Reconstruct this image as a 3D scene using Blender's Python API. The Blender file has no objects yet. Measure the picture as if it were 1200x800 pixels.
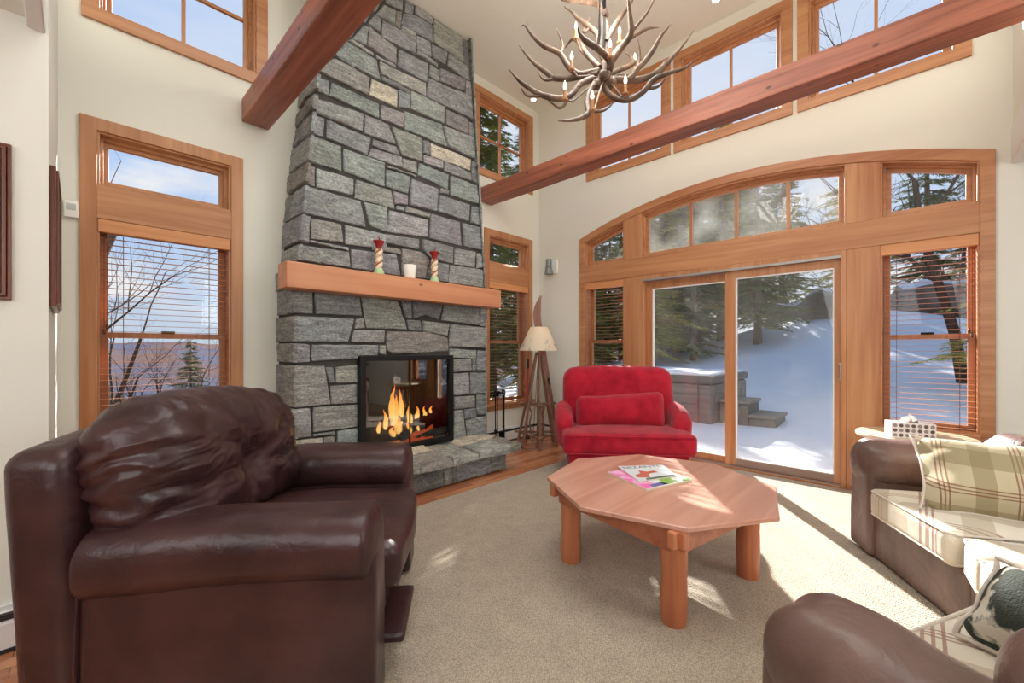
EXPOSURE = 0.0; SKY = .95; SUN = 22.0; A1 = 60; A2 = 80; A3 = 44; A4 = 32
import bpy, bmesh, math, random
from mathutils import Vector, Matrix, noise as mnoise
random.seed(7)
S = bpy.context.scene
COL = S.collection
PI = math.pi

# ---------------------------------------------------------------- camera, sky, sun, added room fill, exposure
cd = bpy.data.cameras.new('camera'); cam = bpy.data.objects.new('camera', cd); COL.objects.link(cam)
cd.sensor_width = 36; cd.lens = 492/1200*36; cd.shift_y = 9/1200; cd.clip_start = 0.05; cd.clip_end = 2000
cam.location = (0, 0, 1.25); cam.rotation_euler = (PI/2, 0, math.radians(44-90))
S.camera = cam
S.view_settings.view_transform = 'Standard'; S.view_settings.look = 'None'
S.view_settings.gamma = 1; S.view_settings.use_curve_mapping = False
S.view_settings.exposure = EXPOSURE

W = bpy.data.worlds.new('sky'); S.world = W; W.use_nodes = True
nt = W.node_tree; N = nt.nodes; L = nt.links; N.clear()
out = N.new('ShaderNodeOutputWorld'); bg = N.new('ShaderNodeBackground'); L.new(bg.outputs[0], out.inputs[0])
tc = N.new('ShaderNodeTexCoord'); sep = N.new('ShaderNodeSeparateXYZ'); L.new(tc.outputs['Generated'], sep.inputs[0])
rp = N.new('ShaderNodeValToRGB'); L.new(sep.outputs['Z'], rp.inputs[0])
e = rp.color_ramp.elements; e[0].position = 0.0; e[0].color = (.62, .72, .83, 1); e[1].position = .75; e[1].color = (.42, .62, 1.0, 1)
x_ = e.new(.22); x_.color = (.44, .64, .97, 1)
mp = N.new('ShaderNodeMapping'); mp.inputs['Scale'].default_value = (1.6, 1.6, 6.5); L.new(tc.outputs['Generated'], mp.inputs[0])
nz = N.new('ShaderNodeTexNoise'); nz.inputs['Scale'].default_value = 2.1; nz.inputs['Detail'].default_value = 6; nz.inputs['Roughness'].default_value = .55
L.new(mp.outputs[0], nz.inputs[0])
cr = N.new('ShaderNodeValToRGB'); cr.color_ramp.elements[0].position = .50; cr.color_ramp.elements[1].position = .66
L.new(nz.outputs[0], cr.inputs[0])
mr = N.new('ShaderNodeMapRange'); mr.inputs[1].default_value = .28; mr.inputs[2].default_value = .55; mr.inputs[3].default_value = 1; mr.inputs[4].default_value = .12
L.new(sep.outputs['Z'], mr.inputs[0])
mu = N.new('ShaderNodeMath'); mu.operation = 'MULTIPLY'; L.new(cr.outputs[0], mu.inputs[0]); L.new(mr.outputs[0], mu.inputs[1])
mx = N.new('ShaderNodeMix'); mx.data_type = 'RGBA'; L.new(mu.outputs[0], mx.inputs[0]); L.new(rp.outputs[0], mx.inputs[6]); mx.inputs[7].default_value = (.93, .93, .95, 1)
vm = N.new('ShaderNodeVectorMath'); vm.operation = 'DOT_PRODUCT'; L.new(tc.outputs['Generated'], vm.inputs[0]); vm.inputs[1].default_value = (.72, .55, .42)
gl_ = N.new('ShaderNodeMapRange'); gl_.inputs[1].default_value = .62; gl_.inputs[2].default_value = 1.0; gl_.inputs[3].default_value = 0; gl_.inputs[4].default_value = .75; L.new(vm.outputs['Value'], gl_.inputs[0])
mh = N.new('ShaderNodeMix'); mh.data_type = 'RGBA'; L.new(gl_.outputs[0], mh.inputs[0]); L.new(mx.outputs[2], mh.inputs[6]); mh.inputs[7].default_value = (.88, .91, .97, 1)
L.new(mh.outputs[2], bg.inputs[0]); bg.inputs[1].default_value = SKY

def light(name, kind, loc, energy, color=(1, 1, 1), size=1, size_y=None, direction=None, angle=None):
    ld = bpy.data.lights.new(name, kind); ld.energy = energy; ld.color = color
    if kind == 'AREA':
        ld.size = size
        if size_y: ld.shape = 'RECTANGLE'; ld.size_y = size_y
    if kind == 'SUN' and angle: ld.angle = angle
    if kind == 'POINT': ld.shadow_soft_size = size
    o = bpy.data.objects.new(name, ld); COL.objects.link(o); o.location = loc
    if direction: o.rotation_euler = Vector(direction).to_track_quat('-Z', 'Y').to_euler()
    return o
SAZ, SEL = math.radians(37.6), math.radians(24)
SD = Vector((math.cos(SAZ)*math.cos(SEL), math.sin(SAZ)*math.cos(SEL), math.sin(SEL)))
light('sun', 'SUN', (20, 15, 12), SUN, (1, .965, .91), direction=-SD, angle=math.radians(.6))
light('fill_overhead', 'AREA', (1.5, 1.25, 4.62), A1, (.95, .98, 1), 2.4, 2.4, direction=(0, 0, -1))  # added fill under the ceiling, no fixture there; lifts the whole room
light('fill_behind', 'AREA', (-1.3, -1.3, 2.5), A2, (.96, .985, 1), 2.2, 2.2, direction=(.75, .7, -.22))  # added unseen fill behind the camera, aimed into the room
light('fill_right', 'AREA', (2.6, -2.2, 2.5), A3, (.96, .985, 1), 1.6, 1.6, direction=(-.05, .9, -.35))  # unseen fill added at the right rear, not a room lamp
light('fill_left', 'AREA', (-2.2, .8, 2.5), A4, (.96, .985, 1), 1.6, 1.6, direction=(.9, .3, -.45))  # extra unseen fill from the left, brightens the near side

# ---------------------------------------------------------------- helpers
def link(o): COL.objects.link(o); return o
def root_matrix(p):
    m = Matrix()
    while p is not None:
        m = (Matrix.Translation(p.location) @ p.rotation_euler.to_matrix().to_4x4()) @ m
        p = p.parent
    return m
def thing(name, label, cat, loc=(0, 0, 0), rotz=0, group=None):
    o = bpy.data.objects.new(name, None); link(o); o.empty_display_size = .1
    o.location = loc; o.rotation_euler = (0, 0, rotz); o['label'] = label; o['category'] = cat
    if group: o['group'] = group
    return o
def tag(o, label, cat, group=None, kind=None):
    o['label'] = label; o['category'] = cat
    if group: o['group'] = group
    if kind: o['kind'] = kind
    return o
def srgb(r, g, b):
    f = lambda c: ((c/255+.055)/1.055)**2.4 if c > 10 else c/255/12.92
    return (f(r), f(g), f(b), 1)

class MB:
    def __init__(s, T=None):
        s.bm = bmesh.new(); s.T = T or Matrix(); s.cl = None
    def V(s, p): return s.bm.verts.new(s.T @ Vector(p))
    def F(s, vs):
        try: return s.bm.faces.new(vs)
        except ValueError: return None
    def box(s, x0, x1, y0, y1, z0, z1, M=None):
        M = M or Matrix()
        v = [s.V(M @ Vector((x, y, z))) for x in (x0, x1) for y in (y0, y1) for z in (z0, z1)]
        for q in ((0, 1, 3, 2), (4, 6, 7, 5), (0, 4, 5, 1), (2, 3, 7, 6), (0, 2, 6, 4), (1, 5, 7, 3)): s.F([v[i] for i in q])
        return s
    def prism(s, pts, f, a, b):
        """pts: 2D polygon, f(u,v,w)->3D, extruded w from a to b"""
        n = len(pts); A = [s.V(f(u, v, a)) for u, v in pts]; B = [s.V(f(u, v, b)) for u, v in pts]
        s.F(A[::-1]); s.F(B)
        for i in range(n): s.F([A[i], A[(i+1) % n], B[(i+1) % n], B[i]])
        return s
    def ring(s, po, pi, f, a, b):
        n = len(po); R = [[s.V(f(u, v, w)) for u, v in p] for p in (po, pi) for w in (a, b)]
        for i in range(n):
            j = (i+1) % n
            s.F([R[0][i], R[0][j], R[2][j], R[2][i]]); s.F([R[1][i], R[3][i], R[3][j], R[1][j]])
            s.F([R[0][i], R[1][i], R[1][j], R[0][j]]); s.F([R[2][i], R[2][j], R[3][j], R[3][i]])
        return s
    def tube(s, pts, rad, n=8, cap=True, sq=1.0):
        pts = [Vector(p) for p in pts]; m = len(pts)
        if not hasattr(rad, '__len__'): rad = [rad]*m
        up = None; rings = []
        for i, p in enumerate(pts):
            t = (pts[min(i+1, m-1)]-pts[max(i-1, 0)])
            if t.length < 1e-9: t = Vector((0, 0, 1))
            t.normalize()
            if up is None:
                up = Vector((0, 0, 1)) if abs(t.z) < .9 else Vector((1, 0, 0))
            a = t.cross(up)
            if a.length < 1e-6: a = t.orthogonal()
            a.normalize(); b = a.cross(t).normalized(); up = b
            rings.append([s.V(p+a*math.cos(2*PI*k/n)*rad[i]+b*math.sin(2*PI*k/n)*rad[i]*sq) for k in range(n)])
        for i in range(m-1):
            for k in range(n): s.F([rings[i][k], rings[i][(k+1) % n], rings[i+1][(k+1) % n], rings[i+1][k]])
        if cap: s.F(rings[0][::-1]); s.F(rings[-1])
        return s
    def lathe(s, prof, c=(0, 0, 0), n=24, sx=1, sy=1, tw=None):
        c = Vector(c); rings = []
        for i, (r, z) in enumerate(prof):
            rings.append([s.V(c+Vector((max(r, 1e-4)*math.cos(2*PI*k/n)*sx, max(r, 1e-4)*math.sin(2*PI*k/n)*sy, z))) for k in range(n)])
        for i in range(len(prof)-1):
            for k in range(n): s.F([rings[i][k], rings[i][(k+1) % n], rings[i+1][(k+1) % n], rings[i+1][k]])
        s.F(rings[0][::-1]); s.F(rings[-1])
        return s
    def rbox(s, c, size, r, n=6, puff=(0, 0, 0), deform=None, M=None, q=3):
        """rounded (pillow) box; puff = outward crown per axis"""
        c = Vector(c); h = [x/2 for x in size]; r = min(r, *[x*.98 for x in h])
        def lst(a):
            e = [a-r+r*math.sin(PI/2*t/q)*1.0 for t in range(q+1)]
            mid = [-(a-r)+2*(a-r)*i/n for i in range(1, n)] if a-r > 1e-5 else []
            return sorted(set([round(-x, 6) for x in e]+[round(x, 6) for x in mid]+[round(x, 6) for x in e]))
        ls = [lst(a) for a in h]; cache = {}
        def vert(p):
            k = tuple(round(x, 5) for x in p)
            if k in cache: return cache[k]
            P = Vector(p); I = Vector([max(-(h[i]-r), min(h[i]-r, P[i])) for i in range(3)])
            D = P-I
            if D.length > 1e-9: P = I+D.normalized()*r
            uvw = [P[i]/h[i] for i in range(3)]
            for i in range(3):
                if puff[i]:
                    j, l = (i+1) % 3, (i+2) % 3
                    P[i] += puff[i]*uvw[i]*max(0, 1-uvw[j]**2)*max(0, 1-uvw[l]**2)
            if deform: P = deform(P, uvw)
            if M: P = M @ P
            v = s.V(c+P); cache[k] = v; return v
        for ax in range(3):
            a, b = (ax+1) % 3, (ax+2) % 3
            for sg in (-1, 1):
                for i in range(len(ls[a])-1):
                    for j in range(len(ls[b])-1):
                        q4 = []
                        for (ii, jj) in ((i, j), (i+1, j), (i+1, j+1), (i, j+1)):
                            p = [0, 0, 0]; p[ax] = sg*h[ax]; p[a] = ls[a][ii]; p[b] = ls[b][jj]; q4.append(vert(p))
                        if sg < 0: q4 = q4[::-1]
                        if len(set(q4)) == 4: s.F(q4)
        return s
    def build(s, name, mat, parent=None, smooth=True, bevel=0, local=False, label=None, ang=40, kind=None, seg=2):
        bm = s.bm
        bmesh.ops.remove_doubles(bm, verts=bm.verts, dist=1e-6)
        bmesh.ops.recalc_face_normals(bm, faces=bm.faces)
        me = bpy.data.meshes.new(name)
        off = None
        if parent is not None and not local:
            bm.transform(root_matrix(parent).inverted())
        elif parent is None:
            xs = [v.co.x for v in bm.verts]; ys = [v.co.y for v in bm.verts]; zs = [v.co.z for v in bm.verts]
            off = Vector(((min(xs)+max(xs))/2, (min(ys)+max(ys))/2, min(zs))); bm.transform(Matrix.Translation(-off))
        bm.to_mesh(me); bm.free()
        for p in me.polygons: p.use_smooth = smooth
        if smooth:
            try: me.set_sharp_from_angle(angle=math.radians(ang))
            except Exception: pass
        o = bpy.data.objects.new(name, me); link(o)
        for m_ in (mat if isinstance(mat, (list, tuple)) else [mat]): me.materials.append(m_)
        if off is not None: o.location = off
        if parent is not None: o.parent = parent
        if bevel:
            b = o.modifiers.new('bevel', 'BEVEL'); b.width = bevel; b.segments = seg; b.limit_method = 'ANGLE'; b.angle_limit = math.radians(50)
        if label: o['label'] = label
        if kind: o['kind'] = kind
        return o
def struct(o): o['kind'] = 'structure'; return o
def copy_tree(o, parent=None):
    c = o.copy(); link(c); c.parent = parent
    for ch in list(o.children): copy_tree(ch, c)
    return c
def nz3(p, s, seed=0): return mnoise.noise(Vector(p)*s+Vector((seed*7.3, seed*3.1, seed*1.7)))

# ---------------------------------------------------------------- materials
def mat(name, col, rough=.6, metal=0, spec=.5, bump=None, coat=0, emit=None, es=0, var=None, sheen=0):
    """bump=(scale, strength, detail); var=(scale, (r,g,b,1) second colour, low, high)"""
    m = bpy.data.materials.new(name); m.use_nodes = True; t = m.node_tree; B = t.nodes['Principled BSDF']
    B.inputs['Base Color'].default_value = col; B.inputs['Roughness'].default_value = rough; B.inputs['Metallic'].default_value = metal
    B.inputs['Specular IOR Level'].default_value = spec; B.inputs['Coat Weight'].default_value = coat
    if sheen: B.inputs['Sheen Weight'].default_value = sheen
    if emit: B.inputs['Emission Color'].default_value = emit; B.inputs['Emission Strength'].default_value = es
    tcn = t.nodes.new('ShaderNodeTexCoord')
    if var:
        n = t.nodes.new('ShaderNodeTexNoise'); n.inputs['Scale'].default_value = var[0]; n.inputs['Detail'].default_value = 5
        t.links.new(tcn.outputs['Object'], n.inputs[0])
        r = t.nodes.new('ShaderNodeMapRange'); r.inputs[1].default_value = var[2]; r.inputs[2].default_value = var[3]; t.links.new(n.outputs[0], r.inputs[0])
        x = t.nodes.new('ShaderNodeMix'); x.data_type = 'RGBA'; x.inputs[6].default_value = col; x.inputs[7].default_value = var[1]
        t.links.new(r.outputs[0], x.inputs[0]); t.links.new(x.outputs[2], B.inputs['Base Color'])
    if bump:
        n = t.nodes.new('ShaderNodeTexNoise'); n.inputs['Scale'].default_value = bump[0]; n.inputs['Detail'].default_value = bump[2] if len(bump) > 2 else 3
        t.links.new(tcn.outputs['Object'], n.inputs[0])
        b = t.nodes.new('ShaderNodeBump'); b.inputs['Strength'].default_value = bump[1]; b.inputs['Distance'].default_value = .01
        t.links.new(n.outputs[0], b.inputs['Height']); t.links.new(b.outputs[0], B.inputs['Normal'])
    return m
def wood(name, c1, c2, axis, rough=.4, fine=26, coat=.15, knots=False, streak=2.2):
    m = bpy.data.materials.new(name); m.use_nodes = True; t = m.node_tree; B = t.nodes['Principled BSDF']; Lk = t.links.new
    B.inputs['Roughness'].default_value = rough; B.inputs['Coat Weight'].default_value = coat; B.inputs['Coat Roughness'].default_value = .3
    tcn = t.nodes.new('ShaderNodeTexCoord'); mpn = t.nodes.new('ShaderNodeMapping')
    sc = [fine]*3; sc[axis] = fine*.045; mpn.inputs['Scale'].default_value = sc
    Lk(tcn.outputs['Object'], mpn.inputs[0])
    n = t.nodes.new('ShaderNodeTexNoise'); n.inputs['Scale'].default_value = 1; n.inputs['Detail'].default_value = 6; n.inputs['Distortion'].default_value = .6; Lk(mpn.outputs[0], n.inputs[0])
    m2 = t.nodes.new('ShaderNodeMapping'); s2 = [streak*2.5]*3; s2[axis] = streak*.25; m2.inputs['Scale'].default_value = s2; Lk(tcn.outputs['Object'], m2.inputs[0])
    n2 = t.nodes.new('ShaderNodeTexNoise'); n2.inputs['Scale'].default_value = 1; n2.inputs['Detail'].default_value = 2; Lk(m2.outputs[0], n2.inputs[0])
    ad = t.nodes.new('ShaderNodeMath'); ad.operation = 'ADD'; Lk(n.outputs[0], ad.inputs[0]); Lk(n2.outputs[0], ad.inputs[1])
    r = t.nodes.new('ShaderNodeMapRange'); r.inputs[1].default_value = .72; r.inputs[2].default_value = 1.3; Lk(ad.outputs[0], r.inputs[0])
    x = t.nodes.new('ShaderNodeMix'); x.data_type = 'RGBA'; x.inputs[6].default_value = c1; x.inputs[7].default_value = c2; Lk(r.outputs[0], x.inputs[0])
    last = x.outputs[2]
    if knots:
        vo = t.nodes.new('ShaderNodeTexVoronoi'); vo.inputs['Scale'].default_value = 1; mk = t.nodes.new('ShaderNodeMapping'); sk = [7]*3; sk[axis] = 4.2; mk.inputs['Scale'].default_value = sk
        Lk(tcn.outputs['Object'], mk.inputs[0]); Lk(mk.outputs[0], vo.inputs[0])
        rk = t.nodes.new('ShaderNodeMapRange'); rk.inputs[1].default_value = .05 if knots == 'few' else .06; rk.inputs[2].default_value = .09 if knots == 'few' else .11; rk.inputs[3].default_value = .8; rk.inputs[4].default_value = 0; Lk(vo.outputs['Distance'], rk.inputs[0])
        xk = t.nodes.new('ShaderNodeMix'); xk.data_type = 'RGBA'; Lk(last, xk.inputs[6]); xk.inputs[7].default_value = (c2[0]*.25, c2[1]*.2, c2[2]*.2, 1); Lk(rk.outputs[0], xk.inputs[0]); last = xk.outputs[2]
    Lk(last, B.inputs['Base Color'])
    b = t.nodes.new('ShaderNodeBump'); b.inputs['Strength'].default_value = .12; b.inputs['Distance'].default_value = .004; Lk(n.outputs[0], b.inputs['Height']); Lk(b.outputs[0], B.inputs['Normal'])
    return m
FIR1, FIR2 = srgb(200, 146, 102), srgb(168, 108, 68)
fir = [wood('fir_trim_%s' % 'xyz'[a], FIR1, FIR2, a) for a in range(3)]
slatw = wood('blind_wood', srgb(196, 134, 96), srgb(172, 106, 70), 0, rough=.45)
slaty = wood('blind_wood_long', srgb(196, 134, 96), srgb(172, 106, 70), 1, rough=.45)
valw = [wood('valance_wood_%d' % a, srgb(224, 160, 108), srgb(200, 132, 82), a, rough=.4) for a in range(2)]
beamw = wood('timber_beam_wood', srgb(178, 106, 80), srgb(112, 58, 40), 1, rough=.5, fine=30, knots=True, streak=3.2)
mantelw = wood('mantel_wood', srgb(216, 154, 114), srgb(194, 126, 88), 0, rough=.5, fine=16, knots=True)
pinew = wood('pine_table_wood', srgb(222, 168, 146), srgb(188, 128, 104), 0, rough=.3, fine=22, knots='few', coat=.6)
pinel = wood('pine_leg_wood', srgb(206, 132, 92), srgb(170, 94, 60), 2, rough=.45, fine=22, knots=True)
pinea = wood('pine_apron_wood', srgb(200, 126, 90), srgb(166, 94, 64), 0, rough=.45, fine=22)
stickw = wood('stick_wood', srgb(152, 114, 90), srgb(100, 70, 52), 2, rough=.6, fine=30)
skiw = wood('old_ski_wood', srgb(150, 96, 66), srgb(110, 62, 42), 2, rough=.35, fine=30, coat=.4)
wallm = mat('wall_paint', srgb(233, 232, 221), .85, spec=.2, bump=(60, .03, 2))
ceilm = mat('ceiling_paint', srgb(238, 238, 228), .9, spec=.15)
whitep = mat('white_enamel', srgb(232, 230, 226), .4)
darkslot = mat('dark_slot', srgb(40, 38, 38), .6)
blackm = mat('black_metal', srgb(34, 36, 38), .42, metal=.6, bump=(300, .05))
ironm = mat('wrought_iron', srgb(24, 22, 22), .45, metal=.7, bump=(80, .2))
chrome = mat('brushed_nickel', srgb(190, 188, 184), .3, metal=1)
brassm = mat('warm_brass', srgb(180, 150, 96), .35, metal=1)
alum = mat('aluminium_track', srgb(170, 168, 166), .4, metal=.8)
plast = mat('white_plastic', srgb(240, 240, 236), .35)

def glass(name, refl=1.0, tint=(1, 1, 1, 1), haze=0.0, ior=1.5, fixed=None):
    m = bpy.data.materials.new(name); m.use_nodes = True; t = m.node_tree; t.nodes.clear(); Lk = t.links.new
    o = t.nodes.new('ShaderNodeOutputMaterial'); tr = t.nodes.new('ShaderNodeBsdfTransparent'); tr.inputs[0].default_value = tint
    gl = t.nodes.new('ShaderNodeBsdfGlossy'); gl.inputs['Roughness'].default_value = 0.0
    fr = t.nodes.new('ShaderNodeFresnel'); ge = t.nodes.new('ShaderNodeNewGeometry'); mi_ = t.nodes.new('ShaderNodeMix'); mi_.inputs[2].default_value = ior; mi_.inputs[3].default_value = 1/ior
    Lk(ge.outputs['Backfacing'], mi_.inputs[0]); Lk(mi_.outputs[0], fr.inputs[0])
    ml = t.nodes.new('ShaderNodeMath'); ml.operation = 'MULTIPLY'; ml.inputs[1].default_value = refl; Lk(fr.outputs[0], ml.inputs[0])
    if fixed:
        ml.operation = 'ADD'; ml.inputs[1].default_value = fixed
    mx_ = t.nodes.new('ShaderNodeMixShader'); Lk(ml.outputs[0], mx_.inputs[0]); Lk(tr.outputs[0], mx_.inputs[1]); Lk(gl.outputs[0], mx_.inputs[2])
    last = mx_.outputs[0]
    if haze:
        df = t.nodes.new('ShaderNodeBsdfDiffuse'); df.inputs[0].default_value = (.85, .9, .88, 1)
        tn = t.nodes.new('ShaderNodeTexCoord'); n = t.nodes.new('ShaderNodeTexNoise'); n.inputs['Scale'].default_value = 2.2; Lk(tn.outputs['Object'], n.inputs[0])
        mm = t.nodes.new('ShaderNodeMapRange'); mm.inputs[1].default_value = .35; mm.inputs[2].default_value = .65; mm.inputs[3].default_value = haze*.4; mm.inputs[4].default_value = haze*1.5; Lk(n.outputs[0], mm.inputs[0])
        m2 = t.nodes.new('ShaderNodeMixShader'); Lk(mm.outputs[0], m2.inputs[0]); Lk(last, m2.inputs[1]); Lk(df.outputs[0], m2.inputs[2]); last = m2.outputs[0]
    Lk(last, o.inputs[0]); return m
pane_m = glass('window_glass', .45)
door_m = glass('door_glass', .6, haze=.04)
fire_m = glass('firescreen_glass', 1.0, tint=(.6, .6, .6, 1), fixed=.05)
# ================================================================ the room shell
YA, XB, ZC = 4.02, 4.73, 4.73
fA = lambda u, z, d: (u, YA+d, z)          # wall A: u = x, d = depth behind the wall face
fB = lambda u, z, d: (XB+d, u, z)          # wall B: u = y
def wall_grid(name, f, u0, u1, z0, z1, holes, th=.2):
    us = sorted(set([u0, u1]+[h[0] for h in holes]+[h[1] for h in holes])); zs = sorted(set([z0, z1]+[h[2] for h in holes]+[h[3] for h in holes]))
    m = MB()
    def solid(i, j):
        if i < 0 or j < 0 or i >= len(us)-1 or j >= len(zs)-1: return False
        a, b = (us[i]+us[i+1])/2, (zs[j]+zs[j+1])/2
        return not any(h[0] < a < h[1] and h[2] < b < h[3] for h in holes)
    for i in range(len(us)-1):
        for j in range(len(zs)-1):
            if not solid(i, j): continue
            a, b, c, d = us[i], us[i+1], zs[j], zs[j+1]
            P = lambda u, z, w: m.V(f(u, z, w))
            for w in (0, th): m.F([P(a, c, w), P(b, c, w), P(b, d, w), P(a, d, w)])
            if not solid(i-1, j): m.F([P(a, c, 0), P(a, d, 0), P(a, d, th), P(a, c, th)])
            if not solid(i+1, j): m.F([P(b, c, 0), P(b, d, 0), P(b, d, th), P(b, c, th)])
            if not solid(i, j-1): m.F([P(a, c, 0), P(b, c, 0), P(b, c, th), P(a, c, th)])
            if not solid(i, j+1): m.F([P(a, d, 0), P(b, d, 0), P(b, d, th), P(a, d, th)])
    return m
RW, ZWIN = 5.164, 3.067
YC = 1.4325
def arc(y, off=0): return math.sqrt((RW-off)**2-(y-YC)**2)+ZWIN-RW
AH0, AH1 = -.37, 3.235
holesA = [(.05, .91, .48, 2.78), (3.68, 4.53, .48, 2.78), (.06, 1.09, 3.52, 4.56), (3.51, 4.54, 3.52, 4.56)]
o = wall_grid('wall_fireplace', fA, -.087, XB+.2, 0, ZC, holesA).build('wall_fireplace', wallm, smooth=False); struct(o)
CL = [(2.037, 3.18), (.855, 1.997), (-.298, .816)]
m = wall_grid('wall_window', fB, -4.6, YA, 0, ZC, [(AH0, AH1, 0, 3.1)]+[(a+.04, b-.04, 3.52, 4.56) for a, b in CL])
# the wall above the arch
n = 40
for i in range(n):
    a = AH0+(AH1-AH0)*i/n; b = AH0+(AH1-AH0)*(i+1)/n
    m.prism([(a, arc(a, .03)), (b, arc(b, .03)), (b, 3.1), (a, 3.1)], fB, 0, .2)
struct(m.build('wall_window', wallm, smooth=False))
struct(MB().box(-4.2, XB+.2, -4.8, YA+.2, -.12, 0).build('floor', None or mat('subfloor', srgb(150, 90, 60)), smooth=False))
struct(MB().box(-.087, XB+.2, -.55, YA+.2, ZC, ZC+.15).build('ceiling', ceilm, smooth=False))
struct(MB().box(-4.2, XB+.2, -4.8, -.62, 2.66, 2.8).box(-4.2, -.12, -.62, 2.73, 2.66, 2.8).build('ceiling', ceilm, smooth=False))
struct(MB().box(-4.2, -.087, 2.73, 4.22, 0, 4.73).build('wall_left', wallm, smooth=False))
struct(MB().box(-4.4, -4.2, -4.8, 4.22, 0, 2.8).build('wall_back', wallm, smooth=False))
struct(MB().box(-4.2, XB+.2, -5, -4.8, 0, 2.8).build('wall_right', wallm, smooth=False))
# upper walls standing on the loft edge
struct(MB().box(-.12, XB, -.62, -.5, 2.8, ZC).build('wall_loft_right', wallm, smooth=False))
struct(MB().box(-.22, -.1, -.62, 2.73, 2.8, ZC).build('wall_loft_left', wallm, smooth=False))
struct(MB().box(-.12, XB-.001, -.55, -.49, 2.60, 2.86).build('trim_1', whitep, smooth=False, bevel=.006))
struct(MB().box(-.15, -.095, -.49, 2.729, 2.62, 2.86).build('trim_2', whitep, smooth=False, bevel=.006))

# hardwood floor boards
def plank_mat():
    m = bpy.data.materials.new('oak_floor_boards'); m.use_nodes = True; t = m.node_tree; B = t.nodes['Principled BSDF']; Lk = t.links.new
    B.inputs['Roughness'].default_value = .22; B.inputs['Coat Weight'].default_value = .3
    tn = t.nodes.new('ShaderNodeTexCoord'); br = t.nodes.new('ShaderNodeTexBrick')
    br.inputs['Scale'].default_value = 1; br.inputs['Brick Width'].default_value = .9; br.inputs['Row Height'].default_value = .075; br.inputs['Mortar Size'].default_value = .0012
    br.inputs['Color1'].default_value = srgb(220, 150, 104); br.inputs['Color2'].default_value = srgb(178, 104, 66); br.inputs['Mortar'].default_value = srgb(90, 50, 30); br.inputs['Bias'].default_value = -.1
    Lk(tn.outputs['Object'], br.inputs[0])
    mpn = t.nodes.new('ShaderNodeMapping'); mpn.inputs['Scale'].default_value = (2, 40, 2); Lk(tn.outputs['Object'], mpn.inputs[0])
    n = t.nodes.new('ShaderNodeTexNoise'); n.inputs['Scale'].default_value = 1; n.inputs['Detail'].default_value = 5; Lk(mpn.outputs[0], n.inputs[0])
    x = t.nodes.new('ShaderNodeMix'); x.data_type = 'RGBA'; x.blend_type = 'MULTIPLY'; x.inputs[0].default_value = .5; Lk(br.outputs[0], x.inputs[6])
    r = t.nodes.new('ShaderNodeValToRGB'); r.color_ramp.elements[0].color = (.5, .45, .4, 1); r.color_ramp.elements[0].position = .3; r.color_ramp.elements[1].position = .6; Lk(n.outputs[0], r.inputs[0]); Lk(r.outputs[0], x.inputs[7])
    Lk(x.outputs[2], B.inputs['Base Color']); return m
struct(MB().box(-4.19, XB, 2.82, YA, 0, .012).box(-4.19, .3, -4.79, 2.82, 0, .012).build('floor', plank_mat(), smooth=False))
def carpet_mat():
    m = bpy.data.materials.new('berber_carpet'); m.use_nodes = True; t = m.node_tree; B = t.nodes['Principled BSDF']; Lk = t.links.new
    B.inputs['Roughness'].default_value = .95; B.inputs['Specular IOR Level'].default_value = .1; B.inputs['Sheen Weight'].default_value = .2
    tn = t.nodes.new('ShaderNodeTexCoord'); mpn = t.nodes.new('ShaderNodeMapping'); mpn.inputs['Rotation'].default_value = (0, 0, .78); mpn.inputs['Scale'].default_value = (105, 150, 60); Lk(tn.outputs['Object'], mpn.inputs[0])
    v = t.nodes.new('ShaderNodeTexVoronoi'); v.inputs['Scale'].default_value = 1; v.inputs['Randomness'].default_value = .55; Lk(mpn.outputs[0], v.inputs[0])
    r = t.nodes.new('ShaderNodeMapRange'); r.inputs[1].default_value = .15; r.inputs[2].default_value = .75; Lk(v.outputs['Distance'], r.inputs[0])
    n = t.nodes.new('ShaderNodeTexNoise'); n.inputs['Scale'].default_value = 9; n.inputs['Detail'].default_value = 6; Lk(tn.outputs['Object'], n.inputs[0])
    x = t.nodes.new('ShaderNodeMix'); x.data_type = 'RGBA'; x.inputs[6].default_value = srgb(206, 193, 174); x.inputs[7].default_value = srgb(158, 144, 123); Lk(r.outputs[0], x.inputs[0])
    x2 = t.nodes.new('ShaderNodeMix'); x2.data_type = 'RGBA'; x2.blend_type = 'MULTIPLY'; x2.inputs[0].default_value = .22; Lk(x.outputs[2], x2.inputs[6])
    rr = t.nodes.new('ShaderNodeValToRGB'); rr.color_ramp.elements[0].position = .35; rr.color_ramp.elements[0].color = (.55, .55, .55, 1); rr.color_ramp.elements[1].position = .6; Lk(n.outputs[0], rr.inputs[0]); Lk(rr.outputs[0], x2.inputs[7])
    Lk(x2.outputs[2], B.inputs['Base Color'])
    b = t.nodes.new('ShaderNodeBump'); b.invert = True; b.inputs['Strength'].default_value = .8; b.inputs['Distance'].default_value = .004; Lk(r.outputs[0], b.inputs['Height']); Lk(b.outputs[0], B.inputs['Normal'])
    return m
o = MB().box(.3, XB-.04, -4.79, 2.82, 0, .018).build('carpet', carpet_mat(), smooth=False); tag(o, 'beige looped berber carpet covering the floor under the octagonal table', 'carpet')
CZ = .018

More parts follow.
